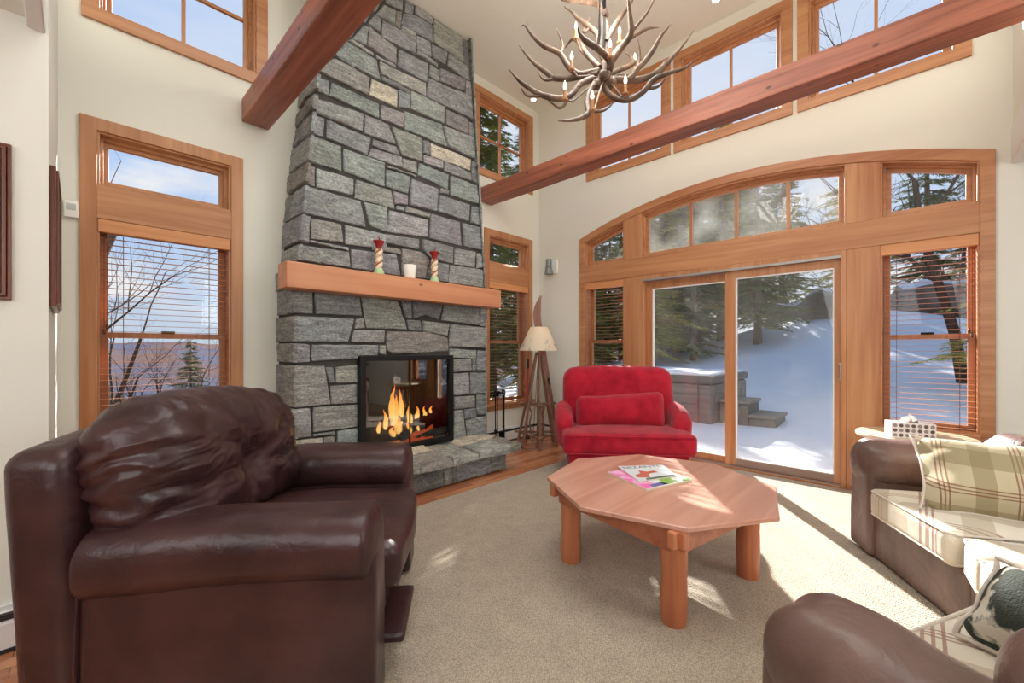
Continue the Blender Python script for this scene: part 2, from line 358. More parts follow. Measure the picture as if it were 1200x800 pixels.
# ---- windows
def rect(u0, u1, z0, z1, i=0): return [(u0+i, z0+i), (u1-i, z0+i), (u1-i, z1-i), (u0+i, z1-i)]
WN = [0]
def frame_part(parent, name, f, po, pi, d0, d1, mt, bevel=.003, label=None):
    return MB().ring(po, pi, f, d0, d1).build(name, mt, parent, smooth=False, bevel=bevel, label=label)
def win_root(f, u, z):
    WN[0] += 1; r = bpy.data.objects.new('window_%d' % WN[0], None); link(r); r.location = f(u, z, 0); r['kind'] = 'structure'; return r
def sash_set(r, f, u0, u1, z0, z1, ax, muntins=(), hm=(), sash=.042, d=.085):
    """jamb steps, sash, glass, muntins inside an opening"""
    frame_part(r, 'jamb', f, rect(u0-.01, u1+.01, z0-.01, z1+.01), rect(u0, u1, z0, z1, .014), -.005, .17, fir[2])
    frame_part(r, 'stop', f, rect(u0, u1, z0, z1, .012), rect(u0, u1, z0, z1, .034), .055, .15, fir[ax])
    frame_part(r, 'sash', f, rect(u0, u1, z0, z1, .03), rect(u0, u1, z0, z1, .03+sash), d, d+.035, fir[2])
    q = rect(u0, u1, z0, z1, .025+sash)
    MB().prism(q, f, d+.016, d+.02).build('pane', pane_m, r, smooth=False)
    for u in muntins:
        MB().prism([(u-.012, q[0][1]), (u+.012, q[0][1]), (u+.012, q[2][1]), (u-.012, q[2][1])], f, d+.004, d+.032).build('muntin', fir[2], r, smooth=False)
    for z in hm:
        MB().prism([(q[0][0], z-.012), (q[1][0], z-.012), (q[1][0], z+.012), (q[0][0], z+.012)], f, d+.004, d+.032).build('muntin', fir[ax], r, smooth=False)
def high_window(f, u0, u1, ax, hm):
    z0, z1 = 3.48, 4.60; r = win_root(f, (u0+u1)/2, z0)
    frame_part(r, 'casing', f, rect(u0, u1, z0, z1), rect(u0, u1, z0, z1, .088), -.022, .01, fir[ax])
    sash_set(r, f, u0+.088, u1-.088, z0+.088, z1-.088, ax, muntins=[(u0+u1)/2], hm=[(z0+z1)/2] if hm else [], sash=.036)
high_window(fA, .018, 1.134, 0, True); high_window(fA, 3.467, 4.583, 0, True)
for a, b in CL: high_window(fB, a, b, 1, False)
def double_hung(r, f, u0, u1, z0, z1, zm, ax):
    frame_part(r, 'jamb', f, rect(u0-.01, u1+.01, z0-.01, z1+.01), rect(u0, u1, z0, z1, .014), -.005, .18, fir[2])
    for name, a, b, d in (('upper_sash', zm-.02, z1-.014, .125), ('lower_sash', z0+.014, zm+.02, .085)):
        s = frame_part(r, name, f, rect(u0+.014, u1-.014, a, b), [(u0+.058, a+.04), (u1-.058, a+.04), (u1-.058, b-.04), (u0+.058, b-.04)], d, d+.035, fir[2])
        MB().prism(rect(u0+.05, u1-.05, a+.03, b-.03), f, d+.016, d+.02).build('pane', pane_m, s, smooth=False)
    MB().prism([((u0+u1)/2-.04, zm+.02), ((u0+u1)/2+.04, zm+.02), ((u0+u1)/2+.04, zm+.035), ((u0+u1)/2-.04, zm+.035)], f, .06, .1).build('sash_lock', ironm, r, smooth=False, bevel=.004)
def low_window(u0, u1):
    z0, z1, c = .44, 2.82, .085; r = win_root(fA, (u0+u1)/2, z0)
    frame_part(r, 'casing', fA, rect(u0, u1, z0, z1), rect(u0, u1, z0, z1, c), -.022, .01, fir[2])
    MB().prism(rect(u0+c-.002, u1-c+.002, 2.14, 2.367), fA, -.018, .05).build('transom_rail', fir[0], r, smooth=False, bevel=.004)
    MB().prism(rect(u0-.02, u1+.02, z0+.055, z0+.09), fA, -.05, .01).build('window_sill', fir[0], r, smooth=False, bevel=.005)
    sash_set(r, fA, u0+c, u1-c, 2.367, z1-c, 0, sash=.032)
    double_hung(r, fA, u0+c, u1-c, z0+.09, 2.14, 1.35, 0)
low_window(.008, .952); low_window(3.64, 4.572)

# ---- the arched window and door wall
def arch_poly(y0, y1, z0, off, i=0, n=16):
    a, b = y0+i, y1-i; p = [(a, z0+i), (b, z0+i)]
    for k in range(n+1):
        y = b+(a-b)*k/n; p.append((y, arc(y, off+i)))
    return p
r = win_root(fB, YC, 0)
po = arch_poly(-.4155, 3.2805, 0, 0, 0, 48); pi = [(-.4155+.078, 0), (3.2805-.078, 0)]
for k in range(49):
    y = 3.2025+(-.3375-3.2025)*k/48; pi.append((y, arc(y, .085)))
frame_part(r, 'arched_casing', fB, po, pi, -.026, .0, fir[1], bevel=.004)
MB().prism(rect(-.339, 3.204, 2.127, 2.352), fB, -.02, .12).build('transom_rail', fir[1], r, smooth=False, bevel=.004)
for a, b in ((2.408, 2.627), (.226, .452)):
    MB().prism([(a, 2.352), (b, 2.352), (b, arc(b, .08)), (a, arc(a, .08))], fB, -.016, .15).build('post', fir[2], r, smooth=False, bevel=.004)
    MB().prism(rect(a, b, .0, 2.127), fB, -.016, .15).build('post', fir[2], r, smooth=False, bevel=.004)
for a, b in ((2.627, 3.204), (-.339, .226)):   # panels below the side windows
    MB().prism(rect(a, b, 0, .33), fB, -.012, .05).build('lower_panel', fir[1], r, smooth=False, bevel=.004)
    MB().prism(rect(a, b, .335, .56), fB, -.012, .05).build('lower_panel', fir[1], r, smooth=False, bevel=.004)
    MB().prism(rect(a-.005, b+.005, .56, .6), fB, -.04, .06).build('window_sill', fir[1], r, smooth=False, bevel=.004)
    double_hung(r, fB, a, b, .6, 2.127, 1.352, 1)
def arch_light(a, b, muntins, hz):
    P = lambda i: arch_poly(a, b, 2.352, .085, i)
    frame_part(r, 'jamb', fB, P(-.005), P(.014), -.01, .17, fir[2])
    frame_part(r, 'stop', fB, P(.012), P(.034), .05, .15, fir[1])
    frame_part(r, 'sash', fB, P(.03), P(.066), .085, .12, fir[1])
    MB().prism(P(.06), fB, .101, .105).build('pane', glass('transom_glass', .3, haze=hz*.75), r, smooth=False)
    for u in muntins:
        MB().prism([(u-.014, 2.41), (u+.014, 2.41), (u+.014, arc(u, .148)), (u-.014, arc(u, .148))], fB, .086, .116).build('muntin', fir[2], r, smooth=False)
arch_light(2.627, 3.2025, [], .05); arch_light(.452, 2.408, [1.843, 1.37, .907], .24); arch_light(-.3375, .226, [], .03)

# ---- sliding door
dr = bpy.data.objects.new('door_1', None); link(dr); dr.location = (XB, 1.43, 0); dr['kind'] = 'structure'
D0, D1 = .452, 2.408
frame_part(dr, 'door_frame', fB, [(D0, 0), (D1, 0), (D1, 2.127), (D0, 2.127)], [(D0+.04, .03), (D1-.04, .03), (D1-.04, 2.07), (D0+.04, 2.07)], -.022, .16, fir[2])
MB().prism(rect(D0+.04, D1-.04, 2.062, 2.085), fB, -.024, .02).build('head_track', alum, dr, smooth=False)
MB().prism(rect(D0+.04, D1-.04, .03, .042), fB, .0, .13).build('sill_track', alum, dr, smooth=False)
def leaf(name, a, b, d, gz0, gz1, st):
    l = frame_part(dr, name, fB, rect(a, b, .042, 2.062), [(a+st[0], gz0), (b-st[1], gz0), (b-st[1], gz1), (a+st[0], gz1)], d, d+.042, fir[2], bevel=.004)
    frame_part(l, 'glazing_bead', fB, [(a+st[0]-.001, gz0-.001), (b-st[1]+.001, gz0-.001), (b-st[1]+.001, gz1+.001), (a+st[0]-.001, gz1+.001)], [(a+st[0]+.009, gz0+.009), (b-st[1]-.009, gz0+.009), (b-st[1]-.009, gz1-.009), (a+st[0]+.009, gz1-.009)], d+.004, d+.038, whitep, bevel=0)
    MB().prism([(a+st[0], gz0), (b-st[1], gz0), (b-st[1], gz1), (a+st[0], gz1)], fB, d+.018, d+.024).build('pane', door_m, l, smooth=False)
    return l
leaf('fixed_leaf', 1.365, D1-.04, .075, .105, 1.975, (.09, .075))
lf = leaf('sliding_leaf', D0+.04, 1.46, .018, .115, 1.985, (.05, .10))
MB().prism(rect(.545, 1.345, .05, .115), fB, .012, .02).build('kick_rail', mat('grey_brown_rail', srgb(150, 128, 116), .5), lf, smooth=False)
h = MB().prism(rect(.485, .50, .985, 1.115), fB, -.03, .018).prism(rect(.478, .506, .97, .995), fB, -.012, .02).prism(rect(.478, .506, 1.105, 1.13), fB, -.012, .02)
h.build('door_handle', chrome, lf, smooth=False, bevel=.004, label='nickel pull handle')

# ---- wooden blinds
def blind(f, u0, u1, z0, z1, label, ax, group='wooden slat blinds'):
    t = thing('window_blind', label, 'blind', f((u0+u1)/2, z0, .03), 0, group)
    a, b = u0+.006, u1-.006
    MB().prism(rect(a-.004, b+.004, z1-.09, z1), f, -.014, .05).build('valance', valw[ax], t, smooth=False, bevel=.006)
    m = MB(); k = 0; z = z1-.12; sm = slatw if ax == 0 else slaty
    while z > z0+.03:
        m.prism([(a, z-.0013), (b, z-.0013), (b, z+.0013), (a, z+.0013)], f, .030, .058); z -= .043
    m.build('slats', sm, t, smooth=False)
    MB().prism(rect(a, b, z0+.003, z0+.02), f, .030, .058).build('bottom_rail', sm, t, smooth=False)
    m = MB()
    for u in (a+(b-a)*.17, a+(b-a)*.83):
        for d in (.029, .059): m.tube([f(u, z1-.09, d), f(u, z0+.01, d)], .0013, 4)
    m.build('ladder_cords', mat('blind_cord', srgb(120, 92, 72), .8), t, smooth=False)
    m = MB().tube([f(a+.03, z1-.09, .016), f(a+.03, z1-.75, .014)], .0015, 5).lathe([(.002, 0), (.008, .01), (.009, .03), (.003, .045)], f(a+.03, z1-.79, .014), 8)
    m.tube([f(a+.045, z1-.09, .016), f(a+.045, z1-.72, .014)], .0015, 5).lathe([(.002, 0), (.008, .01), (.009, .03), (.003, .045)], f(a+.045, z1-.76, .014), 8)
    m.build('pull_cord', mat('pull_cord', srgb(96, 60, 40), .6), t)
blind(fA, .093, .867, .53, 2.14, 'wooden slat blind in the tall window left of the stone chimney', 0)
blind(fA, 3.725, 4.487, .53, 2.14, 'wooden slat blind in the tall window between chimney and floor lamp', 0)
blind(fB, 2.627, 3.2, .6, 2.127, 'wooden slat blind in the narrow sidelight behind the red chair', 1)
blind(fB, -.337, .226, .6, 2.127, 'wooden slat blind in the sidelight above the tissue box, right of the sliding door', 1)

# ---- baseboard heaters
def heater(name, f, u0, u1, ends=True):
    r = bpy.data.objects.new(name, None); link(r); r.location = f((u0+u1)/2, 0, 0); r['kind'] = 'structure'
    prof = [(0, .012), (-.06, .012), (-.06, .13), (-.045, .165), (-.02, .17), (-.02, .19), (0, .19)]
    m = MB(); A = [m.V(f(u0, z, d)) for d, z in prof]; B = [m.V(f(u1, z, d)) for d, z in prof]
    for i in range(len(prof)-1): m.F([A[i], A[i+1], B[i+1], B[i]])
    m.F(A); m.F(B[::-1])
    m.build('cover', whitep, r, smooth=False)
    MB().prism(rect(u0+.01, u1-.01, .145, .168), f, -.059, -.035).build('louvre', darkslot, r, smooth=False)
    MB().prism(rect(u0+.01, u1-.01, .012, .03), f, -.063, -.04).build('lower_gap', darkslot, r, smooth=False)
heater('baseboard_fireplace', fA, 3.34, 4.66)
heater('baseboard_window', fB, 3.29, 3.95)
fN = lambda u, z, d: (u, 2.73+d, z)
heater('baseboard_left', fN, -2.4, -.12)

# ---- recessed ceiling lights
emit_m = mat('lamp_glow', (1, .93, .8, 1), .5, emit=(1, .88, .7, 1), es=3)
for i, (x, y, lb) in enumerate(((4.42, 3.85, 'small recessed ceiling light near the corner above the lamp'), (4.42, 1.44, 'small recessed ceiling light above the middle clerestory window'))):
    t = thing('recessed_light', lb, 'ceiling light', (x, y, ZC), 0, 'recessed ceiling lights')
    MB().lathe([(.035, -.001), (.05, -.006), (.058, -.002), (.058, .004)], (x, y, ZC-.002), 24).build('trim_ring', whitep, t)
    MB().lathe([(.001, -.006), (.034, -.006), (.036, .0)], (x, y, ZC-.001), 20).build('lens', emit_m, t)
# ================================================================ timber beams
def beam(x0, x1, y0, y1, label):
    def df(P, u): return P+Vector((nz3(P, 1.7, 1)*.004, 0, nz3(P, 1.9, 2)*.004))
    m = MB(); m.rbox(((x0+x1)/2, (y0+y1)/2, 3.225), (x1-x0, y1-y0, .19), .01, n=24, deform=df, q=2)
    o = m.build('timber_beam', beamw, ang=50); tag(o, label, 'beam', 'exposed ceiling timbers'); return o
beam(.943, 1.146, -.49, 4.018, 'reddish timber beam running overhead from the wall left of the chimney')
beam(3.58, 3.78, -.49, 4.018, 'reddish timber beam crossing in front of the clerestory windows')

# ================================================================ stone fireplace
def yfr(z): return 3.6 if z < 1.9 else 3.62+(z-1.9)*.04/2.83
def xl(z): return 1.215 if z < 1.9 else 1.25+(z-2.05)*.098
def xr(z): return 3.29 if z < 1.9 else 3.265-(z-2.05)*.075
STONES = """b 2.04,4.63 2.24,4.73 2.23,4.58 2.04,4.55;p 2.25,4.71 2.3,4.73 2.36,4.73 2.35,4.61 2.25,4.58;p 2.37,4.73 2.6,4.73 2.58,4.64 2.37,4.63;b 2.24,4.57 2.37,4.62 2.58,4.63 2.58,4.45 2.21,4.44;g 2.02,4.52 2.15,4.54 2.14,4.38 1.94,4.38;r 2.15,4.54 2.22,4.57 2.2,4.38 2.14,4.39;P 2.21,4.43 2.38,4.44 2.38,4.39 2.2,4.37;b 2.01,4.37 2.38,4.39 2.37,4.22 2,4.2;b 2.39,4.43 2.55,4.44 2.57,4.29 2.38,4.28;G 2.6,4.71 2.97,4.72 3,4.45 2.59,4.47;d 2.97,4.72 3.06,4.73 3.07,4.45 3.01,4.45;g 2.56,4.43 2.78,4.45 2.75,4.3 2.58,4.29;p 2.79,4.45 3.07,4.44 3.08,4.28 3.01,4.28 2.77,4.3;v 2.67,4.23 3.01,4.27 3,4.12 2.67,4.09;P 2.38,4.27 2.65,4.26 2.65,4.22 2.37,4.23;g 2.54,4.21 2.66,4.21 2.66,4.08 2.53,4.07;b 2.18,4.18 2.52,4.2 2.51,4 2.16,4;p 1.87,4.24 2,4.19 2.16,4.18 2.15,3.99 1.85,4.04;g 1.93,4.38 2,4.37 1.99,4.24 1.85,4.24;g 1.82,4.22 1.87,4.22 1.85,4.04 1.71,4.03;P 1.69,4.01 1.92,4.01 1.92,3.98 1.66,3.98;P 1.94,4 2.15,4 2.15,3.97 1.94,3.97;g 1.65,3.97 1.95,3.96 1.99,3.78 1.88,3.78 1.54,3.78;t 1.54,3.77 1.88,3.76 1.86,3.58 1.42,3.59;t 1.97,3.95 2.5,3.99 2.5,3.85 1.98,3.84;d 1.99,3.83 2.3,3.83 2.3,3.78 2.17,3.78 1.99,3.78;c 1.89,3.75 2.16,3.76 2.16,3.59 1.87,3.59;b 2.17,3.78 2.31,3.79 2.3,3.64 2.17,3.6;G 2.31,3.83 2.74,3.84 2.72,3.65 2.31,3.64;g 2.52,4.06 3,4.1 3.11,4.06 3.1,3.85 2.5,3.85;p 3.02,4.27 3.09,4.27 3.11,4.07 3.01,4.08;v 2.75,3.83 3.05,3.83 3.05,3.66 2.75,3.66;p 3.06,3.82 3.14,3.82 3.15,3.66 3.06,3.66;g 2.71,3.63 3.16,3.66 3.16,3.42 2.77,3.42;g 2.24,3.6 2.69,3.64 2.76,3.42 2.24,3.41;p 1.98,3.55 2.23,3.57 2.23,3.42 1.98,3.41;t 2.08,3.38 2.44,3.4 2.45,3.16 2.2,3.14;p 1.82,3.39 2.06,3.39 2.14,3.23 1.9,3.21 1.82,3.22;p 1.9,3.2 2.15,3.21 2.19,3.13 1.89,3.13;p 1.89,3.11 2.2,3.12 2.21,3.02 1.85,3.02;d 2.45,3.39 2.53,3.4 2.54,3.26 2.45,3.25;c 2.54,3.39 3.09,3.39 3.08,3.26 2.55,3.25;p 2.21,3.12 2.38,3.14 2.38,3.02 2.21,3.02;p 2.46,3.24 2.7,3.25 2.7,3.15 2.46,3.15;p 2.71,3.25 3.09,3.24 3.1,3.15 2.71,3.15;d 3.1,3.38 3.17,3.38 3.18,3.14 3.1,3.15;g 2.4,3.13 2.78,3.13 2.77,2.96 2.38,3;P 2.03,2.99 2.37,3 2.37,2.98 2.04,2.97;g 2.03,2.96 2.3,2.96 2.27,2.78 2.03,2.79;g 2.31,2.95 2.65,2.94 2.62,2.69 2.28,2.67;g 2.8,3.13 3.19,3.12 3.21,2.91 2.8,2.91;p 2.67,2.96 2.78,2.96 2.78,2.91 2.66,2.9;g 2.65,2.88 3.08,2.88 3.06,2.68 2.63,2.69;b 3.1,2.87 3.22,2.88 3.22,2.67 3.08,2.67;p 2.1,2.77 2.27,2.77 2.27,2.67 2.12,2.64;b 2.14,2.64 2.24,2.65 2.23,2.6 2.14,2.6;t 2.25,2.66 2.54,2.65 2.52,2.6 2.24,2.6;p 2.54,2.65 2.93,2.65 2.95,2.39 2.52,2.39;b 2.96,2.65 3.23,2.65 3.23,2.39 2.98,2.39;P 2.06,2.57 2.51,2.58 2.51,2.4 2.05,2.36;p 2.03,2.34 2.4,2.36 2.4,2.25 2.01,2.25;g 2.44,2.37 2.84,2.36 2.83,2.18 2.66,2.18 2.53,2.18 2.44,2.25;g 2.85,2.35 3.16,2.36 3.14,2.17 2.84,2.17;p 3.17,2.35 3.24,2.35 3.25,2.18 3.16,2.17;b 2.79,2.16 3.26,2.17 3.28,1.96 2.76,1.96;r 2.2,2.23 2.4,2.24 2.52,2.17 2.48,1.97 2.19,1.96;b 2.53,2.16 2.77,2.16 2.75,1.96 2.48,1.97;t 1.88,2.22 2.18,2.22 2.19,2.17 1.88,2.16;b 1.69,2.14 2.13,2.16 2.18,1.96 1.69,1.97;P 1.63,2.34 2.04,2.34 2.04,2.19 1.63,2.17;g 1.29,2.59 1.78,2.59 1.83,2.36 1.26,2.36;g 1.81,2.59 2.05,2.6 2.06,2.35 1.86,2.38;G 1.73,2.77 2.09,2.77 2.13,2.6 1.72,2.6;P 1.39,2.77 1.72,2.77 1.71,2.62 1.39,2.6;r 1.31,2.78 1.38,2.77 1.38,2.61 1.3,2.62;g 1.32,3.02 1.6,3.02 1.61,2.8 1.31,2.8;g 1.62,3.01 2.02,3.01 2.02,2.78 1.62,2.81;g 1.48,3.21 1.89,3.2 1.85,3.03 1.47,3.05;g 1.34,3.21 1.46,3.21 1.45,3.05 1.33,3.04;p 1.37,3.36 1.81,3.39 1.8,3.22 1.35,3.23;g 1.52,3.55 1.97,3.55 1.97,3.41 1.5,3.42;g 1.37,3.54 1.5,3.55 1.5,3.42 1.37,3.42;b 1.26,2.35 1.34,2.35 1.33,2.12 1.25,2.13;t 1.35,2.34 1.6,2.34 1.62,2.18 1.34,2.16;P 1.33,2.15 1.67,2.15 1.67,2.12 1.33,2.13;g 1.24,2.1 1.67,2.11 1.68,1.97 1.23,1.97;g 1.21,1.75 1.35,1.74 1.35,1.54 1.21,1.54;g 1.36,1.74 1.76,1.74 1.78,1.55 1.37,1.54;G 1.76,1.75 2.12,1.74 2.24,1.44 1.82,1.44;d 2.16,1.73 2.29,1.73 2.3,1.55 2.23,1.55;d 2.3,1.73 2.68,1.73 2.62,1.55 2.44,1.59 2.31,1.55;g 2.69,1.73 3.17,1.74 3.18,1.52 2.65,1.55;b 3.18,1.74 3.27,1.74 3.27,1.51 3.19,1.51;d 2.24,1.54 2.4,1.54 2.41,1.43 2.26,1.43;t 2.42,1.54 2.75,1.52 2.73,1.39 2.43,1.43;P 2.77,1.52 3.27,1.5 3.27,1.26 2.75,1.28;r 2.01,1.42 2.57,1.43 2.74,1.37 2.75,1.23 2.08,1.2 2.01,1.25;g 2.75,1.26 3.14,1.24 3.14,1.14 2.76,1.16;b 3.15,1.24 3.27,1.23 3.27,1 3.14,1.01;g 2.8,1.15 3.06,1.14 3.07,1.01 2.8,1;g 3.08,1.14 3.13,1.14 3.13,1.01 3.08,1.01;P 2.8,0.99 3.02,0.99 3.03,0.75 2.81,0.75;g 3.05,0.99 3.26,0.98 3.26,0.74 3.05,0.75;g 2.81,0.74 3.12,0.73 3.12,0.59 2.81,0.6;d 3.14,0.74 3.25,0.72 3.25,0.49 3.14,0.51;P 2.81,0.59 2.94,0.59 3,0.28 2.82,0.26;b 2.96,0.59 3.12,0.59 3.14,0.47 2.97,0.48;b 2.98,0.47 3.26,0.48 3.27,0.23 3.01,0.27;g 1.2,1.52 1.71,1.52 1.65,1.31 1.19,1.31;P 1.72,1.52 1.79,1.53 1.81,1.44 1.71,1.43;t 1.7,1.42 2,1.43 2,1.31 1.67,1.31;p 1.21,1.3 1.33,1.29 1.33,1.14 1.21,1.14;P 1.34,1.29 1.93,1.29 1.93,1.19 1.75,1.19 1.75,1.16 1.34,1.15;t 1.94,1.29 2.01,1.29 2.01,1.19 1.94,1.2;t 1.21,1.12 1.44,1.11 1.5,0.78 1.21,0.78;b 1.45,1.1 1.52,1.1 1.53,0.96 1.48,0.96;t 1.54,1.1 1.74,1.11 1.74,0.95 1.54,0.96;t 1.49,0.94 1.74,0.94 1.74,0.77 1.5,0.78;P 1.21,0.77 1.33,0.77 1.34,0.53 1.22,0.53;t 1.35,0.77 1.74,0.76 1.74,0.56 1.35,0.56;P 1.35,0.55 1.54,0.55 1.54,0.52 1.35,0.53;g 1.55,0.55 1.74,0.55 1.74,0.32 1.55,0.35;c 1.23,0.52 1.43,0.51 1.43,0.37 1.22,0.41;r 1.44,0.51 1.53,0.51 1.53,0.44 1.43,0.45;c 1.44,0.44 1.53,0.43 1.54,0.35 1.44,0.37"""
EXTRA = """g 1.5,4.73 2.02,4.73 2.02,4.56 1.5,4.56;p 1.5,4.54 2,4.54 1.94,4.4 1.5,4.4;g 1.49,4.39 1.9,4.39 1.84,4.24 1.48,4.24;t 1.47,4.23 1.8,4.23 1.7,4.03 1.47,4.03;b 1.45,4.01 1.66,4.01 1.64,3.97 1.54,3.79 1.45,3.79;g 1.42,3.77 1.53,3.77 1.42,3.6 1.4,3.6;g 3.08,4.73 3.1,4.73 3.1,4.6 3.08,4.6
g 1.215,.33 1.6,.33 1.6,.17 1.215,.17;t 1.61,.33 1.74,.33 1.74,.02 1.61,.02;p 1.215,.16 1.6,.16 1.6,.02 1.215,.02;g 2.78,.27 3.05,.27 3.05,.02 2.78,.02;b 3.06,.27 3.29,.27 3.29,.02 3.06,.02;p 1.74,.27 2.77,.27 2.77,.02 1.74,.02
g 1.215,1.92 1.8,1.92 1.8,1.75 1.215,1.75;b 1.81,1.92 2.6,1.92 2.6,1.75 1.81,1.75;g 2.61,1.92 3.28,1.92 3.28,1.75 2.61,1.75"""
STINT = dict(g=(174, 182, 180), b=(174, 180, 184), p=(178, 176, 178), P=(196, 196, 194), t=(188, 187, 180), c=(228, 222, 204), G=(176, 184, 172), d=(150, 154, 154), r=(168, 160, 150), v=(160, 154, 158))
def stone_mat():
    m = bpy.data.materials.new('split_stone'); m.use_nodes = True; t = m.node_tree; B = t.nodes['Principled BSDF']; Lk = t.links.new
    B.inputs['Roughness'].default_value = .82; B.inputs['Specular IOR Level'].default_value = .3
    at = t.nodes.new('ShaderNodeVertexColor'); at.layer_name = 'tint'; tn = t.nodes.new('ShaderNodeTexCoord')
    def mul(prev, sc, stretch, lo, hi, dark, light, det=6, dist=0):
        mpn = t.nodes.new('ShaderNodeMapping'); mpn.inputs['Scale'].default_value = stretch; Lk(tn.outputs['Object'], mpn.inputs[0])
        n = t.nodes.new('ShaderNodeTexNoise'); n.inputs['Scale'].default_value = sc; n.inputs['Detail'].default_value = det; n.inputs['Distortion'].default_value = dist; n.inputs['Roughness'].default_value = .65; Lk(mpn.outputs[0], n.inputs[0])
        r = t.nodes.new('ShaderNodeMapRange'); r.inputs[1].default_value = lo; r.inputs[2].default_value = hi; Lk(n.outputs[0], r.inputs[0])
        c = t.nodes.new('ShaderNodeMix'); c.data_type = 'RGBA'; c.inputs[6].default_value = dark; c.inputs[7].default_value = light; Lk(r.outputs[0], c.inputs[0])
        x = t.nodes.new('ShaderNodeMix'); x.data_type = 'RGBA'; x.blend_type = 'MULTIPLY'; x.inputs[0].default_value = 1; Lk(prev, x.inputs[6]); Lk(c.outputs[2], x.inputs[7]); return x.outputs[2], n
    p, n1 = mul(at.outputs[0], 6, (1, 1, 2.2), .34, .66, (.66, .65, .66, 1), (1.1, 1.1, 1.08, 1), dist=1.2)
    p, n2 = mul(p, 48, (1, 1, 1.6), .36, .64, (.66, .66, .67, 1), (1.24, 1.24, 1.22, 1), det=8)
    p, n3 = mul(p, 7, (.5, .5, 7), .38, .64, (.72, .71, .72, 1), (1.12, 1.11, 1.09, 1), dist=1.0)
    Lk(p, B.inputs['Base Color'])
    ad = t.nodes.new('ShaderNodeMath'); ad.operation = 'ADD'; Lk(n1.outputs[0], ad.inputs[0]); Lk(n2.outputs[0], ad.inputs[1])
    b = t.nodes.new('ShaderNodeBump'); b.inputs['Strength'].default_value = .9; b.inputs['Distance'].default_value = .022; Lk(ad.outputs[0], b.inputs['Height']); Lk(b.outputs[0], B.inputs['Normal'])
    return m
stone_m = stone_mat()
mortar_m = mat('dark_mortar', srgb(66, 63, 60), .95, bump=(60, .4))
def stone(m, poly, f, tint, depth=.021, gap=.0028, seed=0, round_=.009, lay=None):
    """one split-faced stone: poly in (u,z), f(u,z,w) -> 3D with w = outwards"""
    n = len(poly); cx = sum(p[0] for p in poly)/n; cz = sum(p[1] for p in poly)/n
    area = sum(poly[i][0]*poly[(i+1) % n][1]-poly[(i+1) % n][0]*poly[i][1] for i in range(n))
    if area < 0: poly = poly[::-1]
    per = []
    for i in range(n):
        a, b = poly[i], poly[(i+1) % n]; d = math.hypot(b[0]-a[0], b[1]-a[1])
        if d < .004: continue
        k = max(1, int(d/.022)); nx, nzv = -(b[1]-a[1])/d, (b[0]-a[0])/d
        for j in range(k):
            t = j/k; x = a[0]+(b[0]-a[0])*t; z = a[1]+(b[1]-a[1])*t
            w = gap+.003*mnoise.noise(Vector((x*14, z*14, seed)))
            dx, dz = cx-x, cz-z; L_ = math.hypot(dx, dz) or 1
            if j == 0: per.append((x+dx/L_*w*1.9, z+dz/L_*w*1.9))
            else: per.append((x+nx*w, z+nzv*w))
    mind = min(math.hypot(p[0]-cx, p[1]-cz) for p in per)
    e = min(.35, round_/max(mind, .02))
    rings = []; hh = depth*(.8+.5*random.random()); tx, tz = random.uniform(-.06, .06), random.uniform(-.05, .05)
    for (s_, w) in ((1, -.02), (1, hh*.62), (1-e*.35, hh*.9), (1-e, hh), (1-e-(1-e)*.3, hh), (.4, hh), (.18, hh)):
        R = []
        for (x, z) in per:
            X = cx+(x-cx)*s_; Z = cz+(z-cz)*s_
            ww = w
            if w > 0:
                ww += (X-cx)*tx+(Z-cz)*tz
                ww += (.013*mnoise.noise(Vector((X*5, Z*9, seed*3.3)))+.009*mnoise.noise(Vector((X*15, Z*24, seed*1.3)))+.004*mnoise.noise(Vector((X*50, Z*60, seed))))*(1 if s_ < .99 else .5)
            R.append(m.V(f(X, Z, max(ww, .004) if w > 0 else w)))
        rings.append(R)
    fs = []
    for i in range(len(rings)-1):
        for k in range(len(per)): fs.append(m.F([rings[i][k], rings[i][(k+1) % len(per)], rings[i+1][(k+1) % len(per)], rings[i+1][k]]))
    fs.append(m.F(rings[-1]))
    if lay is None: lay = m.cl
    v = 1+random.uniform(-.06, .05)
    kk = 1 if tint in 'cd' else .6
    c = [min(255, (q*kk+m_*(1-kk))*v+random.uniform(-3, 3))/255 for q, m_ in zip(STINT[tint], (170, 175, 173))]+[1]
    for fc in fs:
        if fc:
            for lp in fc.loops: lp[lay] = c
fp = thing('stone_fireplace', 'grey split stone chimney and fireplace rising to the ceiling', 'fireplace', (2.25, 3.7, 0))
# backing core with the fire opening
m = MB(); OX0, OX1, OZ0, OZ1 = 1.77, 2.725, .29, 1.15
bz = [0, .29, 1.15, 1.9]; y_ = 3.6
m.box(xl(0)+.01, OX0, y_, 4.018, 0, 1.9).box(OX1, xr(0)-.01, y_, 4.018, 0, 1.9).box(OX0, OX1, y_, 4.018, 0, OZ0).box(OX0, OX1, y_, 4.018, OZ1, 1.9)
v = [m.V(p) for p in ((xl(1.91)+.01, yfr(1.91), 1.9), (xr(1.91)-.01, yfr(1.91), 1.9), (xr(1.91)-.01, 4.018, 1.9), (xl(1.91)+.01, 4.018, 1.9), (xl(4.73)+.01, yfr(4.73), 4.729), (xr(4.73)-.01, yfr(4.73), 4.729), (xr(4.73)-.01, 4.018, 4.729), (xl(4.73)+.01, 4.018, 4.729))]
for q in ((0, 1, 5, 4), (1, 2, 6, 5), (2, 3, 7, 6), (3, 0, 4, 7), (0, 3, 2, 1), (4, 5, 6, 7)): m.F([v[i] for i in q])
m.build('mortar_core', mortar_m, fp, smooth=False)
m = MB(); m.cl = m.bm.loops.layers.color.new('tint')
fF = lambda u, z, w: (u, yfr(z)-w, z)
sid = 0; left_rows = []
